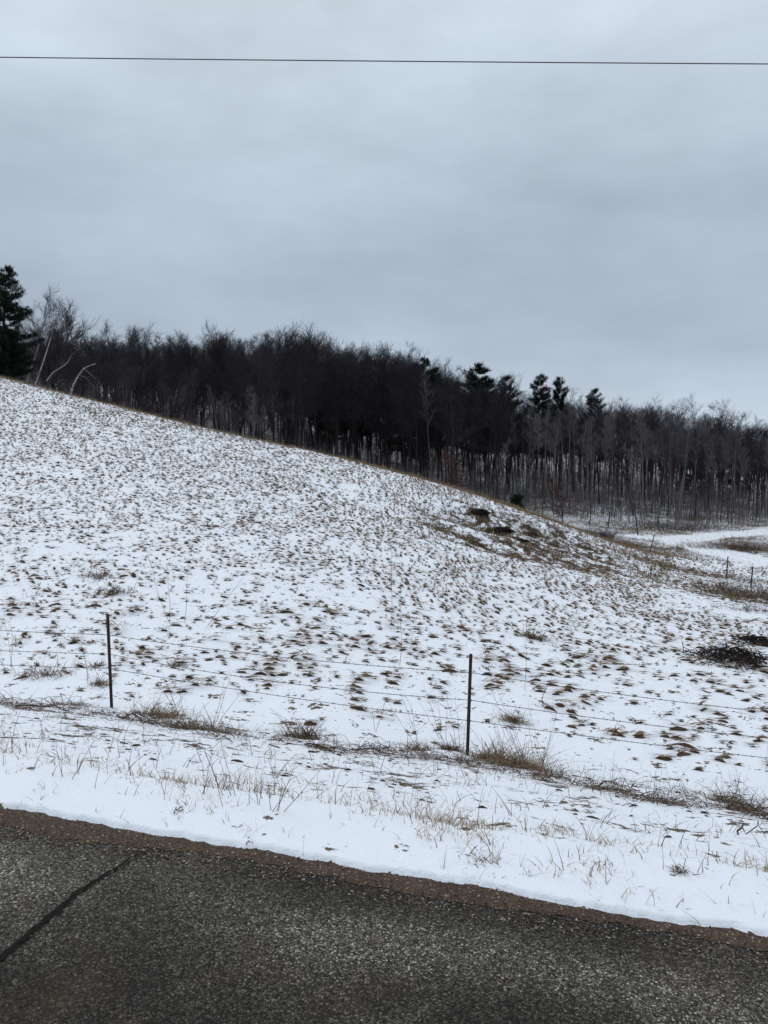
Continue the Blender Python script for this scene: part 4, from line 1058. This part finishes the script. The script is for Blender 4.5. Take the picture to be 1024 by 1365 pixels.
CL = [
 (215, 955, 260, .22, .16, .7, 'bushy tan grass clump right of the left fence post'), (250, 972, 260, .22, .16, .9, 'flattened tan grass clump at the lower end of the bushy one'),
 (285, 975, 120, .20, .10, .8, 'small brown grass clump tapering off towards the low ridge'),
 (405, 985, 240, .26, .09, .55, 'upright spiky grass clump midway between the two fence posts'), (428, 998, 140, .16, .08, .9, 'dark flattened clump at the foot of the upright spiky one'),
 (600, 1000, 150, .17, .07, .6, 'dark brown clump just left of the right fence post'), (555, 1000, 110, .16, .08, .7, 'loose brown clump left of the dark one by the right fence post'),
 (690, 1022, 420, .33, .20, .75, 'large tan grass clump sprawling right of the right fence post'), (655, 1012, 200, .28, .10, .7, 'tan grass leaning away from the foot of the right fence post'),
 (735, 1035, 160, .20, .12, .9, 'low grass clump at the right end of the large sprawling one'),
 (135, 912, 120, .12, .06, .6, 'round tan tuft just left of the left fence post'), (60, 900, 140, .16, .14, .7, 'wispy grey grass clump near the left edge behind the wires'),
 (30, 945, 150, .16, .16, 1.0, 'matted brown grass clump at the left edge'), (95, 940, 130, .16, .12, 1.0, 'matted clump on the fence line left of the left post'),
 (800, 1052, 170, .16, .14, 1.0, 'matted dark clump on the fence line left of the twin stalks'), (880, 1070, 200, .15, .16, 1.0, 'matted dark clump around the twin upright stalks'),
 (990, 1080, 230, .26, .14, .7, 'twiggy brown clump near the right edge on the fence line'), (965, 1068, 130, .22, .10, .8, 'smaller twiggy clump just left of the one near the right edge'),
 (640, 1148, 130, .10, .10, .8, 'tan tuft standing in the snow close to the road'), (800, 1163, 110, .08, .07, 1.0, 'flat tan tuft near the road right of the middle'), (905, 1192, 120, .11, .05, .6, 'small upright tan tuft nearest the road edge at the right'),
 (235, 1082, 90, .08, .07, .9, 'pale tan tuft near the road at the left'), (128, 880 + 8, 60, .10, .04, .5, 'small round tuft behind the left fence post'),
 (712, 850, 150, .15, .09, .7, 'grey tuft alone in the upper field right of centre'), (685, 962, 140, .20, .07, .8, 'tan drooping tuft behind the wires right of the right post'),
 (130, 768, 90, .16, .10, .7, 'brown tuft high in the field at the left'), (155, 790, 90, .16, .10, .7, 'twin brown tuft just below the high one at the left'),
 (235, 888, 80, .12, .05, .6, 'rust-brown round tuft below the wires right of the left post'),
]
for (px, py, n, L_, sp, ln, lb) in CL:
    gclump(px, py, dpt(py, px), n, L_, sp, ln, lb, tone=.50 if 'tan' in lb else .33)
def stalk(px, py, h, lean, br, lb, name='weed_stalk', r=.0028, tone=.3, group=None, n=1, hk=.0):
    Yd = dpt(py, px); h *= 1.25 * min(Yd, 16) / 9.0; r *= max(.62, min(Yd, 16) / 9.0); q = at(px, py, Yd); x0, y0 = q[0], q[1]; z0 = gz1(x0, y0); mm = Mesh()
    for i in range(n):
        k = 7; tt = np.linspace(0, 1, k); hh = h * (1 if i == 0 else random.uniform(.6, 1.0)); ll = lean + (random.gauss(0, .22) if i else 0)
        bx = (random.gauss(0, .03) if i else 0)
        P = np.stack([bx + ll * hh * (tt + hk * tt ** 3) + np.cumsum(rng.normal(0, .010 * hh, k)) * .8, np.cumsum(rng.normal(0, .01 * hh, k)), -.03 + hh * (tt - .5 * abs(hk) * tt ** 3)], -1)
        mm.tubes(P[None], r * np.linspace(1, .35, k)[None], 4, tone)
        for j in range(br):
            a = random.randint(2, 5); p = P[a]; d = np.array([random.gauss(0, .7), random.gauss(0, .5), random.uniform(.3, 1)]); l2 = hh * random.uniform(.12, .35)
            mm.tubes(np.stack([p, p + d * l2 * .5, p + d * l2 + np.array([0, 0, l2 * .12])])[None], np.array([[r * .55, r * .45, r * .2]]), 3, tone)
    return tag(mm.build(name, M['weed'], loc=(x0, y0, z0)), lb, 'weed stalk', group)
ST = [
 (83, 1035, .42, -.15, 1, 2, 'short stalk with a hooked tip at the lower left'), (92, 1038, .50, .55, 1, 1, 'thin stalk leaning right at the lower left beside the hooked one'),
 (125, 1050, .25, .2, 0, 1, 'short thin stalk standing in the snow at the lower left'),
 (270, 1058, .50, .2, 3, 3, 'cluster of dark arching stalks in the snow below the left clump'), (300, 1060, .62, -.35, 2, 4, 'tall dark stalks bending left below the left clump'),
 (345, 1072, .42, .15, 2, 3, 'pair of reddish forked stalks near the road left of centre'), (365, 1080, .55, .4, 3, 3, 'reddish branching stalk near the road left of centre'), (372, 1082, .50, .8, 2, 2, 'low reddish stalk leaning right beside the branching one'),
 (532, 888, .85, .02, 3, 1, 'tall thin lone stalk in the field between the fence posts'), (655, 905, .5, -.2, 1, 1, 'thin pale stalk behind the top wire right of the right post'),
 (870, 1072, .42, .02, 1, 1, 'left of the twin upright stalks in the matted clump'), (876, 1073, .45, .12, 1, 2, 'right of the twin upright stalks in the matted clump'),
 (1022, 1030, .42, .0, 0, 1, 'short upright stake-like stalk at the right edge below the wires'),
 (815, 1045, .35, .05, 1, 1, 'thin stalk on the fence line left of the twin stalks'),
 (225, 828, .75, -.3, 3, 2, 'branched stalks in the field above the left part of the wires'), (245, 830, .6, .1, 2, 1, 'upright stalk beside the branched ones in the left field'), (275, 835, .55, .7, 2, 1, 'stalk leaning right in the left field'),
 (45, 712, .6, -.15, 1, 1, 'stalk standing high in the field near the left edge'), (520, 832, .8, .0, 1, 1, 'thin faint stalk high in the middle of the field'),
 (590, 985, .55, -.35, 4, 4, 'thin leafless stems rising left of the right fence post'), (615, 1005, .6, -.1, 4, 3, 'thin vines climbing beside the right fence post'),
 (560, 995, .50, -.3, 4, 3, 'sprawling thin stems left of the right fence post'), (500, 975, .4, .3, 3, 2, 'sparse twigs on the fence line left of the sprawling stems'),
 (700, 1015, .75, -.4, 2, 6, 'long curving stems fanning left out of the large clump'), (720, 1025, .65, .25, 2, 5, 'long stems fanning right out of the large clump'),
 (240, 955, .5, -.3, 2, 4, 'dark stems rising from the bushy tan clump'), (285, 965, .55, .35, 3, 3, 'dark stems leaning right past the bushy tan clump'),
 (15, 890, .55, -.1, 2, 3, 'thin stems at the left edge crossing the wires'), (120, 905, .35, -.2, 3, 2, 'thin twigs left of the left fence post'),
 (990, 1075, .45, -.2, 4, 5, 'twigs sticking up from the clump near the right edge'), (975, 1110, .28, .5, 2, 3, 'dark twigs in the snow below the clump near the right edge'),
 (700, 920, .6, .0, 1, 1, 'tall pale stem behind the wires right of the right post'), (720, 935, .35, .4, 2, 2, 'small forked stem in the field right of the pale stem'),
 (1010, 1190, .28, -.1, 1, 1, 'thin tan stem close to the road at the lower right'), (925, 1170, .25, .4, 2, 2, 'tan branching stem close to the road at the right'),
]
for (px, py, h, ln, br, n, lb) in ST: stalk(px, py, h, ln, br, lb, n=n, r=.0026)
# matted dead vines along the foot of the fence
mm = Mesh(); n = 1500
lp = np.array([at(px, py, dpt(py, px)) for px, py in ((-120, 915), (0, 938), (60, 942), (150, 957), (235, 972), (310, 985), (380, 990), (440, 1003), (520, 1003), (575, 1014), (640, 1022), (720, 1040), (800, 1056), (880, 1072), (950, 1078), (1024, 1095), (1120, 1115))])
wt = np.array([.5, .8, .8, 1, 1, .6, .35, .9, .7, 1, 1, .9, .9, 1, .6, .8, .8])
u = rng.random(n * 3) * (len(lp) - 1); i = u.astype(int); f = u - i
keepv = (wt[i] * (1 - f) + wt[i + 1] * f) * np.clip(.30 + fbm(u * 1.3, u * 0, .5, 3, 211) * 2.4, 0, 1) > rng.random(n * 3)
u, i, f = u[keepv][:n], i[keepv][:n], f[keepv][:n]
c_ = lp[i] * (1 - f)[:, None] + lp[i + 1] * f[:, None]; n = len(u)
x = c_[:, 0] + rng.normal(0, .05, n); y = c_[:, 1] + rng.normal(0, .21, n); base_dir = math.atan2(stp[1], stp[0])
th = rng.normal(base_dir, .95, n) + np.where(rng.random(n) < .5, np.pi, 0); l_ = rng.uniform(.04, .26, n); tt = np.linspace(0, 1, 6)[None]
bend = rng.normal(0, 1.3, n)[:, None] * tt
xx = x[:, None] + l_[:, None] * tt * np.cos(th[:, None] + bend); yy = y[:, None] + l_[:, None] * tt * np.sin(th[:, None] + bend)
zz_ = ground_z(xx, yy) + .008 + np.abs(rng.normal(0, .14, n))[:, None] * np.sin(tt * np.pi) * l_[:, None] * 2 + rng.uniform(0, .02, n)[:, None]
mm.tubes(np.stack([xx, yy, zz_], -1), rng.uniform(.0012, .0036, (n, 1)) * np.array([[1, 1, .9, .8, .6, .3]]), 3, np.clip(rng.normal(.45, .28, n), 0, 1))
tag(mm.build('dead_vines', M['weed']), 'matted dead vines and grass lying along the foot of the fence', 'vines', kind='stuff')
for k_, (px, py, L_, an, lb) in enumerate(((435, 1000, .55, -.35, 'dark dead branch lying in the snow right of the upright spiky clump'), (500, 1004, .6, .15, 'dead branch lying on the fence line between the two posts'), (60, 948, .7, -.1, 'long dead branch lying on the fence line left of the left post'), (1000, 1118, .4, -.3, 'dark dead branch in the snow at the lower right edge'), (820, 1052, .5, -.15, 'forked dead branch left of the twin upright stalks'), (185, 962, .55, -.3, 'dead branch lying right of the foot of the left post'))):
    Yd = dpt(py, px); q = at(px, py, Yd); L2 = L_ * Yd / 9; tt = np.linspace(-.5, .5, 8); g0 = gz1(q[0], q[1])
    bx_ = L2 * tt * math.cos(an) + rng.normal(0, .012, 8); by_ = L2 * tt * math.sin(an) + rng.normal(0, .02, 8)
    bz_ = ground_z(bx_ + q[0], by_ + q[1]) - g0 + .015 + .05 * np.abs(rng.normal(0, 1, 8)) * (.25 - tt ** 2) * 4
    P_ = np.stack([bx_, by_, bz_], -1); mb = Mesh(); mb.tubes(P_[None], (.011 * Yd / 9) * np.linspace(1, .3, 8)[None], 5, .2)
    for j in range(5):
        p = P_[rng.integers(1, 7)]; d = np.array([rng.normal(.3, .6), rng.normal(0, .4), rng.uniform(.1, .8)]) * L2 * .22
        mb.tubes(np.stack([p, p + d * .5, p + d])[None], np.array([[.005, .004, .0015]]), 3, .25)
    tag(mb.build('dead_branch', M['weed'], loc=(q[0], q[1], g0)), lb, 'branch')
# random thin stems over the field and bank
mm = Mesh(); x, y = scatter(-22, 22, 7, 38, .9, lambda a, b: (.10 + .3 * np.clip(fbm(a, b, 5, 2, 221), 0, 1)) * (b < crest_y(a))); print('stems', len(x))
blades(mm, x, y, .34, .0022, .35, lean=.35, segs=4, nb=2, clump=.05, tubes=True)
x, y = scatter(-6, 6, 3.6, 9, .22, lambda a, b: .5 * (st_of(a, b)[0] > .5)); blades(mm, x, y, .13, .0020, .40, lean=.6, segs=4, nb=2, clump=.03, tubes=True)
tag(mm.build('dry_stems', M['weed']), 'thin dry stems dotted over the snowy field', 'weeds', kind='stuff')

# ------------------------------------------------------------------ torn turf and rocks on the eroded bank
def rock(px, py, Yd, a, b, c, seed, lb):
    q = hxy(px, py); z0 = gz1(q[0], q[1]); nu, nv = 18, 10; kk = hit(px, py) / 45; a *= kk; b *= kk; c *= kk; r2 = np.random.default_rng(seed)
    uu, vv = np.meshgrid(np.arange(nu) * 2 * np.pi / nu, np.linspace(.12, np.pi - .12, nv), indexing='ij')
    d = np.stack([np.cos(uu) * np.sin(vv), np.sin(uu) * np.sin(vv), np.cos(vv)], -1)
    rr_ = 1 + .55 * noise(d[..., 0] * 1.7 + seed, d[..., 1] * 1.7 + d[..., 2] * 2.1, seed) + .30 * noise(d[..., 0] * 5, d[..., 2] * 5 + d[..., 1] * 3, seed + 1)
    V = d * rr_[..., None] * np.array([a, b, c]); i_, j_ = np.meshgrid(np.arange(nu), np.arange(nv - 1), indexing='ij')
    f = np.stack([i_ * nv + j_, i_ * nv + j_ + 1, ((i_ + 1) % nu) * nv + j_ + 1, ((i_ + 1) % nu) * nv + j_], -1).reshape(-1, 4)
    mm = Mesh(); mm.add(V.reshape(-1, 3), f, r2.uniform(.0, .16)); mm.add(V[:, 0], [tuple(range(nu))], .2)
    o = mm.build('rock', M['stone'], loc=(q[0], q[1], z0 + c * .15)); o.rotation_euler = (r2.uniform(-.2, .2), r2.uniform(-.1, .3), r2.uniform(-.6, .1)); tag(o, lb, 'rock')
for k_, (px, py, Yd, a, b, c, lb) in enumerate(((640, 689, 46, .55, .35, .20, 'long dark rock ledge at the top left of the eroded bank'), (668, 701, 45, .7, .3, .18, 'dark rock right of and below the long ledge'), (632, 716, 44, .55, .3, .22, 'dark rock in the biggest bare hollow of the bank'),
    (708, 708, 45, .45, .25, .16, 'small dark rock in the middle of the eroded bank'), (745, 714, 46, .55, .3, .2, 'dark rock at the right of the eroded bank'), (758, 722, 46, .5, .2, .14, 'narrow rock below the one at the right of the bank'), (690, 716, 44, .6, .16, .10, 'thin slanting slab on the middle of the eroded bank'), (620, 727, 42, .5, .2, .10, 'low dark slab at the bottom left of the eroded bank'))):
    rock(px, py, Yd, a, b, c, 800 + k_, lb)
